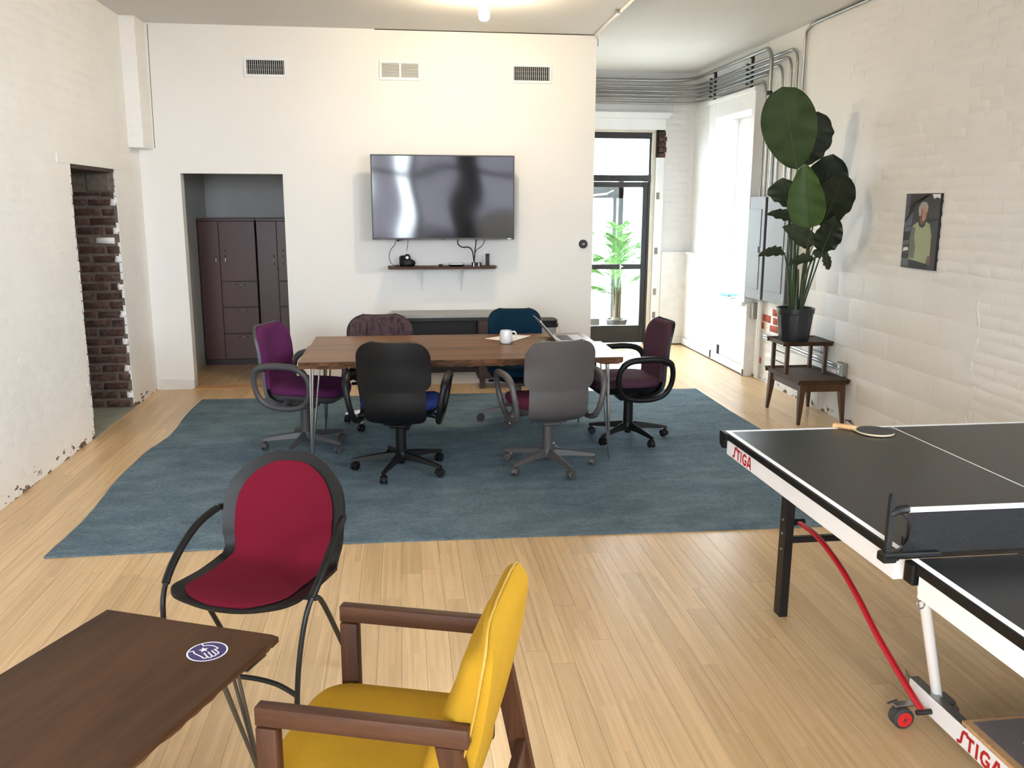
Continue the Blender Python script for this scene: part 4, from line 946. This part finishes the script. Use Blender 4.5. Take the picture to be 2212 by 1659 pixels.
def shell(inset, lift):
    def f(u, v):
        v1 = .5-.5*math.cos(PI*v); vv = inset*.55+(1-inset*1.15)*v1; y, z = sprof(vv); w_ = max(.004, swid(v1)*(1-inset*2.45)); x = (2*u-1)*w_
        k = max(0, min(1, (vv-.45)/.2))
        y += k*(.75*x*x); z += (1-k)*.35*x*x
        n = Vector((0, -prof(vv+.02)[1]+prof(vv-.02)[1], prof(vv+.02)[0]-prof(vv-.02)[0])).normalized()
        p = Vector((x, y, z)); return p-n*lift
    return f
MB().sheet(shell(0, 0), 20, 44, -.012).build('shell', 'black_plastic', rc_, 50)
MB().sheet(shell(.078, .007), 20, 44, lambda u, v: -.004-.006*min(1, min(u, 1-u, v, 1-v)/.1)**.5).build('upholstery', 'fab_red', rc_, 55)
for s in (-1, 1):
    P = catmull([(x_+.018, y_, z_) for x_, y_, z_ in [(s*.230, -.235, .60), (s*.252, -.20, .602), (s*.272, -.08, .57), (s*.276, .06, .49), (s*.264, .15, .40), (s*.245, .18, .25), (s*.23, .18, .10), (s*.225, .175, .004)]], 5)
    l_ = MB().tube(P, .0095, 8).build('leg', 'black_metal', rc_, 60)
    MB().tube([q*1.0 for q in P[5:19]], .0145, 8).build('arm_sleeve', 'black_plastic', l_, 60)
    MB().tube([(s*.228+.018, -.245, .60), (s*.248+.018, -.212, .604)], .013, 8).build('joint_cap', 'black_plastic', l_, 60)
    MB().tube(catmull([(s*.18, .03, .418), (s*.225, .05, .405), (s*.238, .0, .36), (s*.245, -.22, .005)], 5), .0095, 8).build('leg', 'black_metal', rc_, 60)
MB().tube(catmull([(-.213, .178, .11), (-.11, .13, .115), (.01, .115, .117), (.13, .13, .115), (.249, .178, .11)], 5), .009, 8).build('stretcher', 'black_metal', rc_, 60)
MB().box(-.2, .2, .0, .04, .402, .412).tube([(-.225, .05, .405), (.225, .05, .405)], .009, 8).build('seat_support', 'black_metal', rc_, 60)

# ------------------------------------------------------------------ yellow armchair
yc = thing('armchair', 'mustard yellow upholstered armchair with walnut arms and legs', 'armchair', (-.035, 1.998, 0), R(72.4))
AW, AT = .27, .64
for s in (-1, 1):
    MB().box(s*AW-s*.034, s*AW, -.245, .24, AT-.046, AT, .004, seg=2).build('armrest', 'walnut_y', yc, 40)
    MB().box(s*AW-s*.034, s*AW, .19, .24, 0, AT-.05, .004, seg=2).build('front_leg', 'walnut_z', yc, 40)
    MB().prism([(-.226, AT-.046), (-.172, AT-.046), (-.295, 0), (-.345, 0)], min(s*AW-s*.034, s*AW), max(s*AW-s*.034, s*AW), 'x').build('rear_leg', 'walnut_z', yc)
MB().box(-AW+.034, AW-.034, -.285, -.26, .22, .30, .003).build('rear_rail', 'walnut', yc)
MB().box(-AW+.034, AW-.034, .195, .22, .27, .34, .003).build('front_rail', 'walnut', yc)
for s in (-1, 1): MB().box(s*(AW-.036)-s*.022, s*(AW-.036), -.2, .2, .30, .345, .003).build('side_rail', 'walnut_y', yc)
def yr(z, s): return [Vector((x_*s, y_*s+.035, z+.012*math.cos(x_*5)*s)) for x_, y_ in rrect(.468, .50, .09, 6)]
seat_ = MB().loft([yr(.335, .95), yr(.345, .99), yr(.385, 1.0), yr(.405, .985), yr(.420, .93), yr(.427, .75), yr(.430, .4), yr(.430, .1)]).build('seat_cushion', 'fab_yellow', yc, 50)
MB().tube([q*1 for q in yr(.396, 1.0)], .004, 6, closed=True).build('piping', 'piping_yellow', seat_, 60)
fr_ = [(-.095, .335), (-.105, .42), (-.130, .51), (-.160, .59), (-.182, .65), (-.200, .71), (-.215, .765), (-.235, .80), (-.258, .820)]
bk_ = [(-.198, .335), (-.223, .42), (-.245, .51), (-.264, .59), (-.275, .65), (-.284, .71), (-.290, .765), (-.288, .80), (-.275, .820)]
FRt = [(b_, a) for a, b_ in fr_]; BKt = [(b_, a) for a, b_ in bk_]; ZB0, ZB1 = .335, .850
def bw(z):
    d = ZB1-z; r = .13; return .236 if d >= r else .236-r+math.sqrt(max(0, r*r-(r-d)**2))
def brear(u, v):
    z = ZB0+(ZB1-ZB0)*(1-(1-v)**1.6); x = (2*u-1)*bw(z)
    return x, smooth_tab(BKt, z, .02), z
def bth(u, v):
    z = ZB0+(ZB1-ZB0)*(1-(1-v)**1.6); T = max(.03, smooth_tab(FRt, z, .02)-smooth_tab(BKt, z, .02))
    return T*(.62+.38*min(1, min(u, 1-u)/.14)**.5)*(.55+.45*min(1, (1-v)/.18)**.5)*(1.04 if .3 < u < .7 else 1)
bc = MB().sheet(brear, 22, 34, bth).build('back_cushion', 'fab_yellow', yc, 60)
def pipe_pt(u, v):
    p = Vector(brear(u, v)); p.y += bth(u, v)*.42
    o = Vector((p.x*.012/.236, 0, 0)); return p+o+Vector((0, 0, .002 if v > .98 else 0))
MB().tube([pipe_pt(0, k/24) for k in range(25)]+[pipe_pt(k/10, 1) for k in range(1, 10)]+[pipe_pt(1, 1-k/24) for k in range(25)], .0035, 6).build('piping', 'piping_yellow', bc, 60)

# ------------------------------------------------------------------ coffee table with sticker
CT = Matrix.Translation((-.967, 2.78, 0)) @ Matrix.Rotation(R(-23.4), 4, 'Z')
cf = thing('coffee_table', 'low dark brown plywood table with worn edges in the bottom corner', 'coffee table', (-.967, 2.78, 0), R(-23.4))
CZ = .44; rnd = random.Random(11)
pts_t = [(0, 0), (.22, .003), (.225, -.002), (.60, .004), (.625, -.003), (.628, -.04), (.616, -.055)]+[(.618+rnd.uniform(-.0025, .0015), -.06-i*.03) for i in range(36)]+[(.615, -1.2), (0, -1.2)]
MB().prism(pts_t[::-1], CZ-.016, CZ).build('top_panel', 'coffee_wood', cf)
pts_b = [(.004, -.004), (.60, -.002)]+[(.604+rnd.uniform(-.005, .003), -.03-i*.035) for i in range(32)]+[(.6, -1.195), (.004, -1.195)]
MB().prism(pts_b[::-1], CZ-.036, CZ-.016).build('lower_panel', 'coffee_edge', cf)
for fx, fy, sx, sy in ((.56, -.10, -1, -1), (.06, -.10, 1, -1), (.56, -1.1, -1, 1), (.06, -1.1, 1, 1)):
    mb = MB(); hairpin(mb, (fx+sx*.0, fy+sy*.11, CZ-.036), (fx+sx*.01, fy+sy*.02, CZ-.036), (fx-sx*.03, fy-sy*.02, 0), .0055); hairpin(mb, (fx+sx*.10, fy, CZ-.036), (fx+sx*.04, fy+sy*.01, CZ-.036), (fx-sx*.03, fy-sy*.02, 0), .0055)
    mb.box(fx-.05, fx+.05, fy-.05, fy+.05, CZ-.040, CZ-.036); mb.build('hairpin_leg', 'steel_dark', cf, 60)
st = thing('sticker', 'purple round sticker with a white hand and star outline', 'sticker', (-.589, 2.461, CZ), R(22))
SR = .058
MB().lathe([(0, 0), (SR, 0), (SR, .0006), (0, .0006)], 48).build('disc', 'sticker_purple', st)
sw = MB(); rg = 48
sw.add([(SR*math.cos(2*PI*i/rg), SR*math.sin(2*PI*i/rg), .0009) for i in range(rg)]+[(SR*.925*math.cos(2*PI*i/rg), SR*.925*math.sin(2*PI*i/rg), .0009) for i in range(rg)], [(i, (i+1) % rg, rg+(i+1) % rg, rg+i) for i in range(rg)])
to = lambda u, v: (u*SR, v*SR, .0009)
wd = .068
for P in ([(-.82, .38), (-.62, .36), (-.60, .08), (-.36, -.40), (-.30, -.62), (-.18, -.66), (-.10, -.54), (-.18, -.08)], [(-.10, -.56), (-.02, -.70), (.08, -.68), (.12, -.56), (.02, -.06)], [(.12, -.56), (.20, -.66), (.30, -.60), (.33, -.48), (.20, .0)], [(.33, -.46), (.42, -.50), (.48, -.40), (.46, -.26), (.34, .08)], [(.34, .08), (.44, .02), (.54, .10), (.50, .22), (.36, .48), (.14, .64), (-.06, .68), (-.10, .94)]):
    stroke(sw, P, wd, to)
star = [((.27 if i % 2 == 0 else .11)*math.sin(i*PI/5)-.13, (.27 if i % 2 == 0 else .11)*math.cos(i*PI/5)+.27) for i in range(10)]
sw.add([to(-.13, .27)]+[to(*p) for p in star], [(0, 1+(i+1) % 10, 1+i) for i in range(10)])
sw.build('hand_and_star_print', 'sticker_white', st)
# ------------------------------------------------------------------ ping-pong table
pt = thing('ping_pong_table', 'black folding ping-pong table with white aprons', 'ping-pong table', (1.384, 3.583, 0), R(0.4))
W_, HL, PZ = 1.525, 1.37, .76
def half(y0, y1):       # local y runs towards the viewer as negative
    h = MB().box(.0, W_, y1, y0, PZ-.024, PZ-.0008).build('table_half', 'pp_top', pt)
    lw = .02; z0_, z1_ = PZ-.001, PZ+.0003
    MB().box(0, lw, y1, y0, z0_, z1_).box(W_-lw, W_, y1, y0, z0_, z1_).box(lw, W_-lw, (y0-lw) if y0 > -.5 else y1, y0 if y0 > -.5 else y1+lw, z0_, z1_).build('border_line', 'pp_white', h)
    MB().box(W_/2-.0025, W_/2+.0025, y1+.005, y0-.005, z0_, z1_).build('centre_line', 'pp_white', h)
    for a_ in (-.006, W_): MB().box(a_, a_+.006, y1, y0, PZ-.03, PZ-.0012, .002).build('edge_band', 'black_plastic', h)
    return h
h1 = half(0, -HL); h2 = half(-HL-.055, -2*HL-.055)
ap1 = MB().box(-.002, .03, -HL+.02, -.035, PZ-.095, PZ-.03, .002).build('apron', 'pp_white', h1)
MB().box(W_-.03, W_+.002, -HL+.02, -.035, PZ-.095, PZ-.03, .002).build('apron', 'pp_white', h1)
MB().box(.03, W_-.03, -.03, -.008, PZ-.075, PZ-.026, .002).build('apron', 'pp_white', h1)
ap2 = MB().box(-.002, .03, -2*HL-.02, -HL-.10, PZ-.095, PZ-.03, .002).build('apron', 'pp_white', h2)
MB().box(W_-.03, W_+.002, -2*HL-.02, -HL-.10, PZ-.095, PZ-.03, .002).build('apron', 'pp_white', h2)
MB().prism([(-.055, PZ-.001), (.022, PZ-.001), (.022, PZ-.02), (.016, PZ-.06), (-.012, PZ-.072), (-.03, PZ-.07), (-.038, PZ-.036), (-.055, PZ-.03)], -.016, .02, 'x').build('corner_cap', 'black_plastic', h1)
MB().box(-.014, .05, -HL-.09, -HL-.045, PZ-.066, PZ-.004, .004).build('corner_cap', 'black_plastic', h2)
def stiga(par, x, ya, z0_, hgt, slope=0):
    mb = MB(); to = lambda u, v: (x, ya-u*hgt, z0_+v*hgt)
    wd = .2
    L = [[(0, .02), (.06, .10), (.20, .12), (.30, .20), (.40, .78), (.52, .90), (.72, .88), (.82, .98)], [(.72, .80), (1.42, .80)], [(1.08, .80), (1.08, .0)], [(1.68, .92), (1.68, .0)], [(2.72, .72), (2.52, .84), (2.25, .82), (2.08, .62), (2.06, .34), (2.2, .13), (2.45, .08), (2.66, .18), (2.68, .40), (2.42, .42)], [(2.92, .0), (3.25, .88), (3.42, .88), (3.58, .0)], [(3.05, .28), (3.55, .28)]]
    for P in L: stroke(mb, P, wd, to)
    mb.build('lettering', 'red_paint', par, label='red brand lettering')
stiga(ap1, -.0028, -.108, PZ-.088, .053)
# far legs, crossbar
for lx in (.20, W_-.20):
    l_ = MB().prism([(-.205, 0), (-.262, 0), (-.268, PZ-.04), (-.212, PZ-.04)], lx-.018, lx+.018, 'x').build('leg', 'black_metal', pt)
    for z in (.30, .37, .43): MB().lathe([(0, 0), (.006, 0), (.006, .003), (0, .003)], 8, M=Matrix.Translation((lx-.018, -.236, z)) @ Matrix.Rotation(R(-90), 4, 'Y')).build('bolt', 'steel', l_)
MB().box(.20, W_-.2, -.245, -.220, .325, .352, .003).build('crossbar', 'black_metal', pt)
# near carriage: low rail, board, wheel, posts, red bow
cx = .296
car = MB().box(cx, cx+.035, -2.55, -1.03, .082, .15, .003).build('carriage_rail', 'pp_white', pt)
MB().prism([(-1.03, .10), (-1.005, .14), (-1.005, .165), (-1.03, .15)], cx+.0, cx+.003, 'x').box(cx+.002, cx+.034, -1.33, -1.03, .150, .153).build('rail_cover', 'conduit_metal', car)
MB().box(cx+.004, W_-.3, -2.5, -1.31, .151, .164).build('carriage_board', ['particle_board'], pt)
MB().box(cx+.03, W_-.32, -2.48, -1.325, .164, .166).build('board_face', 'grey_laminate', bpy.data.objects['carriage_board'])
for yy in (-1.45, -1.56): MB().lathe([(0, 0), (.014, 0), (.012, .003), (0, .003)], 12, (cx+.12, yy, .166)).build('bolt', 'steel', bpy.data.objects['carriage_board'])
stiga(car, cx-.0008, -1.303, .088, .055)
wh = MB().lathe([(0, -.022), (.030, -.022), (.036, -.018), (.036, .018), (.030, .022), (0, .022)], 24, M=Matrix.Translation((.250, -1.075, .036)) @ Matrix.Rotation(R(90), 4, 'X')).build('wheel', 'rubber', pt, 40)
mb = MB(); Mx = Matrix.Translation((.250, -1.075-.0225, .036)) @ Matrix.Rotation(R(90), 4, 'X')
mb.lathe([(0, 0), (.026, 0), (.026, .002), (.022, .003), (0, .001)], 24, M=Mx); mb.build('hub', 'red_wheel', wh, 40)
mb = MB()
for k in range(5): mb.box(.006, .022, -.0025, .0025, .002, .005, M=Mx @ Matrix.Rotation(R(72*k), 4, 'Z'))
mb.build('spoke', 'red_wheel', wh); MB().lathe([(0, .001), (.005, .001), (.004, .007), (0, .007)], 10, M=Mx).build('axle_nut', 'steel', wh)
MB().box(.225, .30, -1.08, -1.05, .070, .078, .002).tube([(.205, -1.06, .078), (.245, -1.05, .082)], .004, 6).build('wheel_bracket', 'steel', pt)
MB().tube([(.078, -1.349, PZ-.05), (.352, -1.112, .105)], .0165, 12).build('carriage_post', 'pp_white', pt, 60)
MB().box(.325, .39, -1.16, -1.09, .08, .13, .006).tube([(.372, -1.17, .105), (.372, -1.10, .105)], .02, 10).build('post_foot', 'conduit_metal', pt)
bow = [(.246, -.249, .421), (.246, -.418, .421), (.246, -.598, .379), (.246, -.749, .317), (.246, -.891, .243), (.250, -1.022, .182), (.256, -1.10, .142), (.268, -1.16, .105)]
MB().tube(catmull(bow, 5), .0125, 8, flat=.75).build('bow_bar', 'red_paint', pt, 60)
MB().tube([(.225, -.249, .421), (.27, -.249, .421)], .014, 8).build('bow_pivot', 'black_metal', pt)
MB().tube([(.245, -1.163, .104), (.30, -1.163, .104)], .009, 8).build('bow_pivot', 'black_metal', pt)
pin = MB().tube([(.012, -HL-.10, PZ-.05), (.012, -HL-.10, PZ-.105)], .0025, 6).tube([(.012+.012*math.sin(a), -HL-.10, PZ-.117+.012*math.cos(a)) for a in [R(24*k) for k in range(15)]], .0025, 6, closed=True).build('locking_pin', 'chrome', pt, 60)
# net
nt = thing('table_tennis_net', 'dark net with white top tape clamped across the ping-pong table', 'net', (1.384, 2.178, PZ))
MB().sheet(lambda u, v: (.0+1.525*u, .003*math.sin(u*14)*v, .008+.128*v), 40, 4).build('mesh_panel', 'net_mesh', nt)
tp = MB().box(-.012, 1.537, -.0045, .0045, .13, .1445, .002).build('top_tape', 'pp_white', nt)
mb = MB()
for x0_ in [.06+.085*i for i in range(17)]:
    to = lambda u, v: (x0_+u*.008, -.0048, .1335+v*.008)
    for P in [[(0, .1), (.3, .2), (.5, .9), (.8, 1)], [(.8, .9), (1.4, .9)], [(1.1, .9), (1.1, 0)], [(1.8, 1), (1.8, 0)], [(2.9, .9), (2.3, .8), (2.2, .2), (2.8, .1), (2.9, .5)], [(3.2, 0), (3.5, 1), (3.8, 0)]]: stroke(mb, P, .2, to)
mb.build('tape_lettering', 'panel_grey', tp, label='tiny pale grey lettering on the tape')
ps = MB().prism([(-.008, .0), (.009, .0), (.007, .175), (.004, .187), (-.004, .187), (-.007, .175)], -.008, .006, 'y', M=Matrix.Translation((-.052, 0, 0))).build('net_post', 'black_metal', nt)
MB().tube([(-.052, -.0, .13), (-.03, -.008, .142), (-.005, -.005, .142)], .012, 6).tube(catmull([(-.02, 0, .13), (.002, -.006, .10), (.004, -.006, .06), (-.012, -.004, .03), (-.045, 0, .012)], 5), .007, 6, flat=.4).build('net_strap', 'black_plastic', nt, 60)
MB().box(-.072, .10, -.02, .02, .001, .016, .004).box(-.072, -.03, -.02, .02, -.012, .01, .004).prism([(-.01, .016), (.05, .016), (-.01, .06)], -.004, .004, 'y').build('clamp', 'black_plastic', nt)
# bat
bt = thing('ping_pong_bat', 'black ping-pong bat with wooden handle lying on the far table edge', 'bat', (2.017, 3.475, PZ+.001), R(139))
bl_ = [(.078*math.cos(a)*1.0, .075*math.sin(a)) for a in [R(12*k) for k in range(-13, 14)]]
blade = [(-x_*1.0, y_) for x_, y_ in bl_]; blade = [(.078*math.cos(a)-.0, .075*math.sin(a)) for a in [R(-150+300*k/28) for k in range(29)]]
blade = [(-x_, y_) for x_, y_ in blade][::-1]+[(.085, -.020), (.085, .020)]
MB().prism(blade, .002, .009).build('blade', 'paddle_edge', bt)
MB().prism([(x_*.99 if x_ < .07 else x_-.012, y_*.985) for x_, y_ in blade], .009, .0115).build('rubber_face', 'rubber', bt)
MB().prism([(x_*.99 if x_ < .07 else x_-.012, y_*.985) for x_, y_ in blade], 0, .002).build('rubber_face', 'rubber', bt)
MB().loft([[Vector((x_, q[0], q[1]+.0085)) for q in rrect(w__, .021, .008, 3)] for x_, w__ in ((.078, .022), (.095, .029), (.13, .028), (.165, .032), (.175, .032))]).build('handle', 'paddle_wood', bt, 50)

# ------------------------------------------------------------------ end table with the tall plant
et = thing('end_table', 'two-tier brown wooden end table under the potted plant', 'end table', (3.30, 6.82, 0), 0)
X0, X1, Y0, Y1 = -.215, .215, -.345, .33
def tray(mb, x0, x1, y0, y1, z0_, z1_):
    mb.box(x0+.02, x1-.02, y0+.02, y1-.02, z0_, z1_-.012)
    for q in ([(x0+.02, z0_), (x0, z1_), (x0+.012, z1_), (x0+.03, z1_-.012)],): mb.prism(q, y0, y1, 'y')
    mb.prism([(x1-.02, z0_), (x1, z1_), (x1-.012, z1_), (x1-.03, z1_-.012)], y0, y1, 'y')
    mb.prism([(y0+.02, z0_), (y0, z1_), (y0+.012, z1_), (y0+.03, z1_-.012)], x0, x1, 'x'); mb.prism([(y1-.02, z0_), (y1, z1_), (y1-.012, z1_), (y1-.03, z1_-.012)], x0, x1, 'x'); return mb
tray(MB(), X0, X1, Y0, Y1, .325, .365).build('lower_top', 'teak_dark', et)
MB().box(X0+.035, X1-.035, Y0+.035, Y1-.035, .265, .326).build('apron', 'teak_leg', et)
tray(MB(), X0+.0, X1, -.03, Y1, .585, .622).build('upper_top', 'teak_dark', et)
for sx, sy in ((-1, -1), (1, -1), (-1, 1), (1, 1)):
    lx = X0+.05 if sx < 0 else X1-.05; ly = Y0+.05 if sy < 0 else Y1-.05
    ring = lambda z, h, dx, dy: [Vector((lx+dx+a*h, ly+dy+b_*h, z)) for a, b_ in ((-1, -1), (1, -1), (1, 1), (-1, 1))]
    MB().loft([ring(0, .011, sx*.02, sy*.02), ring(.20, .021, sx*.006, sy*.006), ring(.326, .024, 0, 0)]).build('leg', 'teak_leg', et)
for lx in (X0+.05, X1-.05):
    for ly in (.01, Y1-.05): MB().box(lx-.014, lx+.014, ly-.016, ly+.016, .35, .587, .002).build('upright', 'teak_leg', et)
    for z in (.43, .515): MB().tube([(lx, .01, z), (lx, Y1-.05, z)], .006, 8).build('rung', 'teak_dark', et, 60)

PX, PY, PZ0 = 3.245, 6.97, .611
pl = thing('potted_plant', 'tall bird-of-paradise plant in a ribbed black nursery pot', 'potted plant', (PX, PY, PZ0))
n = 48
def pring(r, z, rib): return [Vector(((r+(rib if (j//2) % 2 else 0))*math.cos(2*PI*j/n), (r+(rib if (j//2) % 2 else 0))*math.sin(2*PI*j/n), z)) for j in range(n)]
MB().loft([pring(.118, 0, 0), pring(.120, .02, .005), pring(.140, .20, .005), pring(.144, .225, 0), pring(.152, .23, 0), pring(.155, .275, 0), pring(.148, .275, 0), pring(.140, .22, 0)]).build('pot', 'pot_black', pl, 40)
MB().lathe([(0, .245), (.08, .25), (.143, .24), (.143, .22), (0, .22)], 24).build('soil', 'soil', pl, 60)
def ray_at(px, py, y):      # a point in the plant, from where it is seen in the photograph, at depth y (pot-local result)
    d = fw+rt*((px-1106)/F_PX)-up*((py-829.5)/F_PX); t = y/d.y
    return Vector((d.x*t-PX, d.y*t-PY, EYE+d.z*t-PZ0))
tocam = (Vector((0, 0, EYE))-Vector((PX, PY, 1.6))).normalized()
def leaf(base, tip, width, mat, turn=0.0, cup=.12, droop=.10, fold=0.0, ripple=.012, peak=.45, notch=0, blunt=.62):
    base, tip = Vector(base), Vector(tip); ax = tip-base; L = ax.length; a = ax/L
    nrm = (tocam-a*tocam.dot(a)).normalized(); side = a.cross(nrm)
    q = Matrix.Rotation(turn, 3, a); nrm = q @ nrm; side = q @ side
    def f(u, v):
        s = 2*u-1; t = v
        wv = (math.sin(PI*min(1, max(0, t))**(.69/ -math.log(peak)*1.0 if False else math.log(.5)/math.log(peak))))**blunt*width/2
        if t > .995: wv = 0
        ph = fold*abs(s); x = s*wv*math.cos(ph); h = abs(s)*wv*math.sin(ph)+cup*wv*(s*s)
        rp = ripple*math.sin(t*26+s*3)*abs(s)**2
        if notch and s*notch > .3: rp += .006*math.sin(t*40)*abs(s)
        p = base+a*(t*L)+side*x+nrm*(h+rp-droop*L*(t-.15)**2)
        return p
    lf = MB().sheet(f, 12, 22, .0016).build('leaf', mat, pl, 60)
    MB().tube([Vector(f(.5, k/10))+nrm*.001 for k in range(10)], [.005*(1-k/11) for k in range(10)], 5).build('midrib', 'midrib', lf, 60)
def stem(px, py, y, base=(0, 0), r0=.012, r1=.006, mid=None):
    b0 = Vector((base[0], base[1], .24)); e = ray_at(px, py, y)
    m_ = (b0+e)/2 if mid is None else ray_at(*mid)
    MB().tube(catmull([b0, m_, e], 8), [r0+(r1-r0)*i/16 for i in range(17)], 7).build('stem', 'stem_green', pl, 60)
def LF(b, t, y0, y1, wpx, mat, **k):
    B, T = ray_at(b[0], b[1], y0), ray_at(t[0], t[1], y1); leaf(B, T, wpx*y0*1.02/F_PX, mat, **k)
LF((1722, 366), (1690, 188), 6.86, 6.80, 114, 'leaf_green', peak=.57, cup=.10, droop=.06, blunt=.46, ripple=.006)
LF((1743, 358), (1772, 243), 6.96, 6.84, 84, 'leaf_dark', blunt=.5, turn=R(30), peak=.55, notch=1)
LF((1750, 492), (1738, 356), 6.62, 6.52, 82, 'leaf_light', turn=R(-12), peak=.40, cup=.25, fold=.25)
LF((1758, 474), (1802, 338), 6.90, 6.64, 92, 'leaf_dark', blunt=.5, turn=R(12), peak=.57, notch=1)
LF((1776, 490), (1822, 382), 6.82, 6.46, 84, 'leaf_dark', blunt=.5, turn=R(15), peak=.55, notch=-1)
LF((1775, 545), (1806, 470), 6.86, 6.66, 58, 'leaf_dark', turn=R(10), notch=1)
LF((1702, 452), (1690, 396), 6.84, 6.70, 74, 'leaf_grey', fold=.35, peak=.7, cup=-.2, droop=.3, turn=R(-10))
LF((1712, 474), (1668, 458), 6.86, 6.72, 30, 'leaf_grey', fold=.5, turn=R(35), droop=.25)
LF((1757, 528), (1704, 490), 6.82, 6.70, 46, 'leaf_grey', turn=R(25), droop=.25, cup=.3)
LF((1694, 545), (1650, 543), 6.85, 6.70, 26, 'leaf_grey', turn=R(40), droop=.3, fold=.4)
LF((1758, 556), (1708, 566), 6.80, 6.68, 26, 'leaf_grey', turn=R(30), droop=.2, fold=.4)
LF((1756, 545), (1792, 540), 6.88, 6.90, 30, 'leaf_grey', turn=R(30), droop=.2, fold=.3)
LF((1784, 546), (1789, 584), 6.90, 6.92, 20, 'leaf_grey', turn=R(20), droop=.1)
for px, py, y, bx, by, r0, mid in ((1722, 366, 6.86, -.03, -.02, .02, (1717, 520, 6.9)), (1743, 358, 6.96, -.01, .03, .014, (1725, 520, 6.98)), (1750, 492, 6.62, .02, -.04, .014, (1738, 580, 6.85)), (1758, 474, 6.90, .03, .02, .015, (1742, 570, 6.96)), (1776, 490, 6.82, .05, .02, .013, (1755, 580, 6.96)), (1775, 545, 6.86, .05, 0, .010, (1752, 610, 6.94)), (1702, 452, 6.84, -.05, -.03, .012, (1707, 560, 6.88)), (1712, 474, 6.86, -.04, -.04, .010, (1706, 570, 6.86)), (1757, 528, 6.82, .03, -.04, .011, (1735, 590, 6.86)), (1694, 545, 6.85, -.06, -.02, .010, (1702, 590, 6.88)), (1758, 556, 6.80, .02, -.05, .010, (1733, 610, 6.85)), (1756, 545, 6.88, .04, -.02, .010, (1742, 600, 6.9))):
    stem(px, py, y, (bx, by), r0, .005, mid)
for dx, dy, h in ((-.035, -.02, .42), (-.015, -.03, .36), (.03, -.03, .40), (.045, .0, .33)): MB().tube([(dx, dy, .235), (dx*1.05, dy, .235+h*.6), (dx*1.0, dy, .235+h)], [.024, .018, .008], 8).build('stalk_sheath', 'stem_green', pl, 60)

# ------------------------------------------------------------------ palm in the vestibule
pa = thing('potted_palm', 'feathery green palm in a dark pot seen through the glass door', 'potted palm', (2.82, 11.4, 0))
MB().lathe([(0, 0), (.11, 0), (.135, .2), (.142, .2), (.142, .225), (.125, .225), (.12, .2), (0, .2)], 24).build('pot', 'pot_black', pa, 40)
MB().lathe([(0, .195), (.12, .195), (.07, .23), (.03, .26), (0, .27)], 16).build('root_mound', 'palm_trunk', pa, 60)
for i in range(5): MB().tube([(.03*math.cos(i*1.3), .03*math.sin(i*1.3), .2), (.045*math.cos(i*1.3+.3), .045*math.sin(i*1.3+.3), .65)], [.022, .014], 7).build('stalk', 'palm_trunk', pa, 60)
rnd = random.Random(4)
for k, (dx, dy, h, out) in enumerate(((-.42, -.05, 1.36, .5), (.34, .05, 1.50, .4), (-.05, -.1, 1.30, .2), (.02, .1, 1.46, .2), (-.34, .1, .86, .5), (.36, -.1, .80, .5), (-.25, -.2, 1.05, .4), (.25, .25, 1.2, .4), (-.38, .2, .66, .5), (.3, -.15, 1.05, .35))):
    P = catmull([(0, 0, .45), (dx*.25, dy*.25, .45+(h-.45)*.55), (dx*.65, dy*.65, .45+(h-.45)*.92), (dx, dy, h-.02)], 7); mb = MB().tube(P, [.006*(1-i/len(P)*.8) for i in range(len(P))], 5)
    nP = len(P)
    for i in range(6, nP):
        for sub in (0, .33, .67):
            p = P[i]+((P[min(i+1, nP-1)]-P[i])*sub); tg = (P[min(i+1, nP-1)]-P[i-1]).normalized(); sd = tg.cross(Vector((0, 0, 1))); sd = sd.normalized() if sd.length > .05 else Vector((1, 0, 0))
            ln = .27*math.sin(PI*(.18+.78*(i-5)/(nP-5)))+.03
            for s in (-1, 1):
                d = (sd*s*.8+tg*.75+Vector((0, 0, rnd.uniform(-.25, .1)))).normalized(); e = p+d*ln+Vector((0, 0, -.03)); w_ = tg*.006
                mb.add([p-w_, p+w_, (p+e)/2+w_*1.1+Vector((0, 0, .012)), e, (p+e)/2-w_*1.1+Vector((0, 0, .012))], [(0, 1, 2, 3, 4)])
    mb.build('frond', 'palm_green', pa)
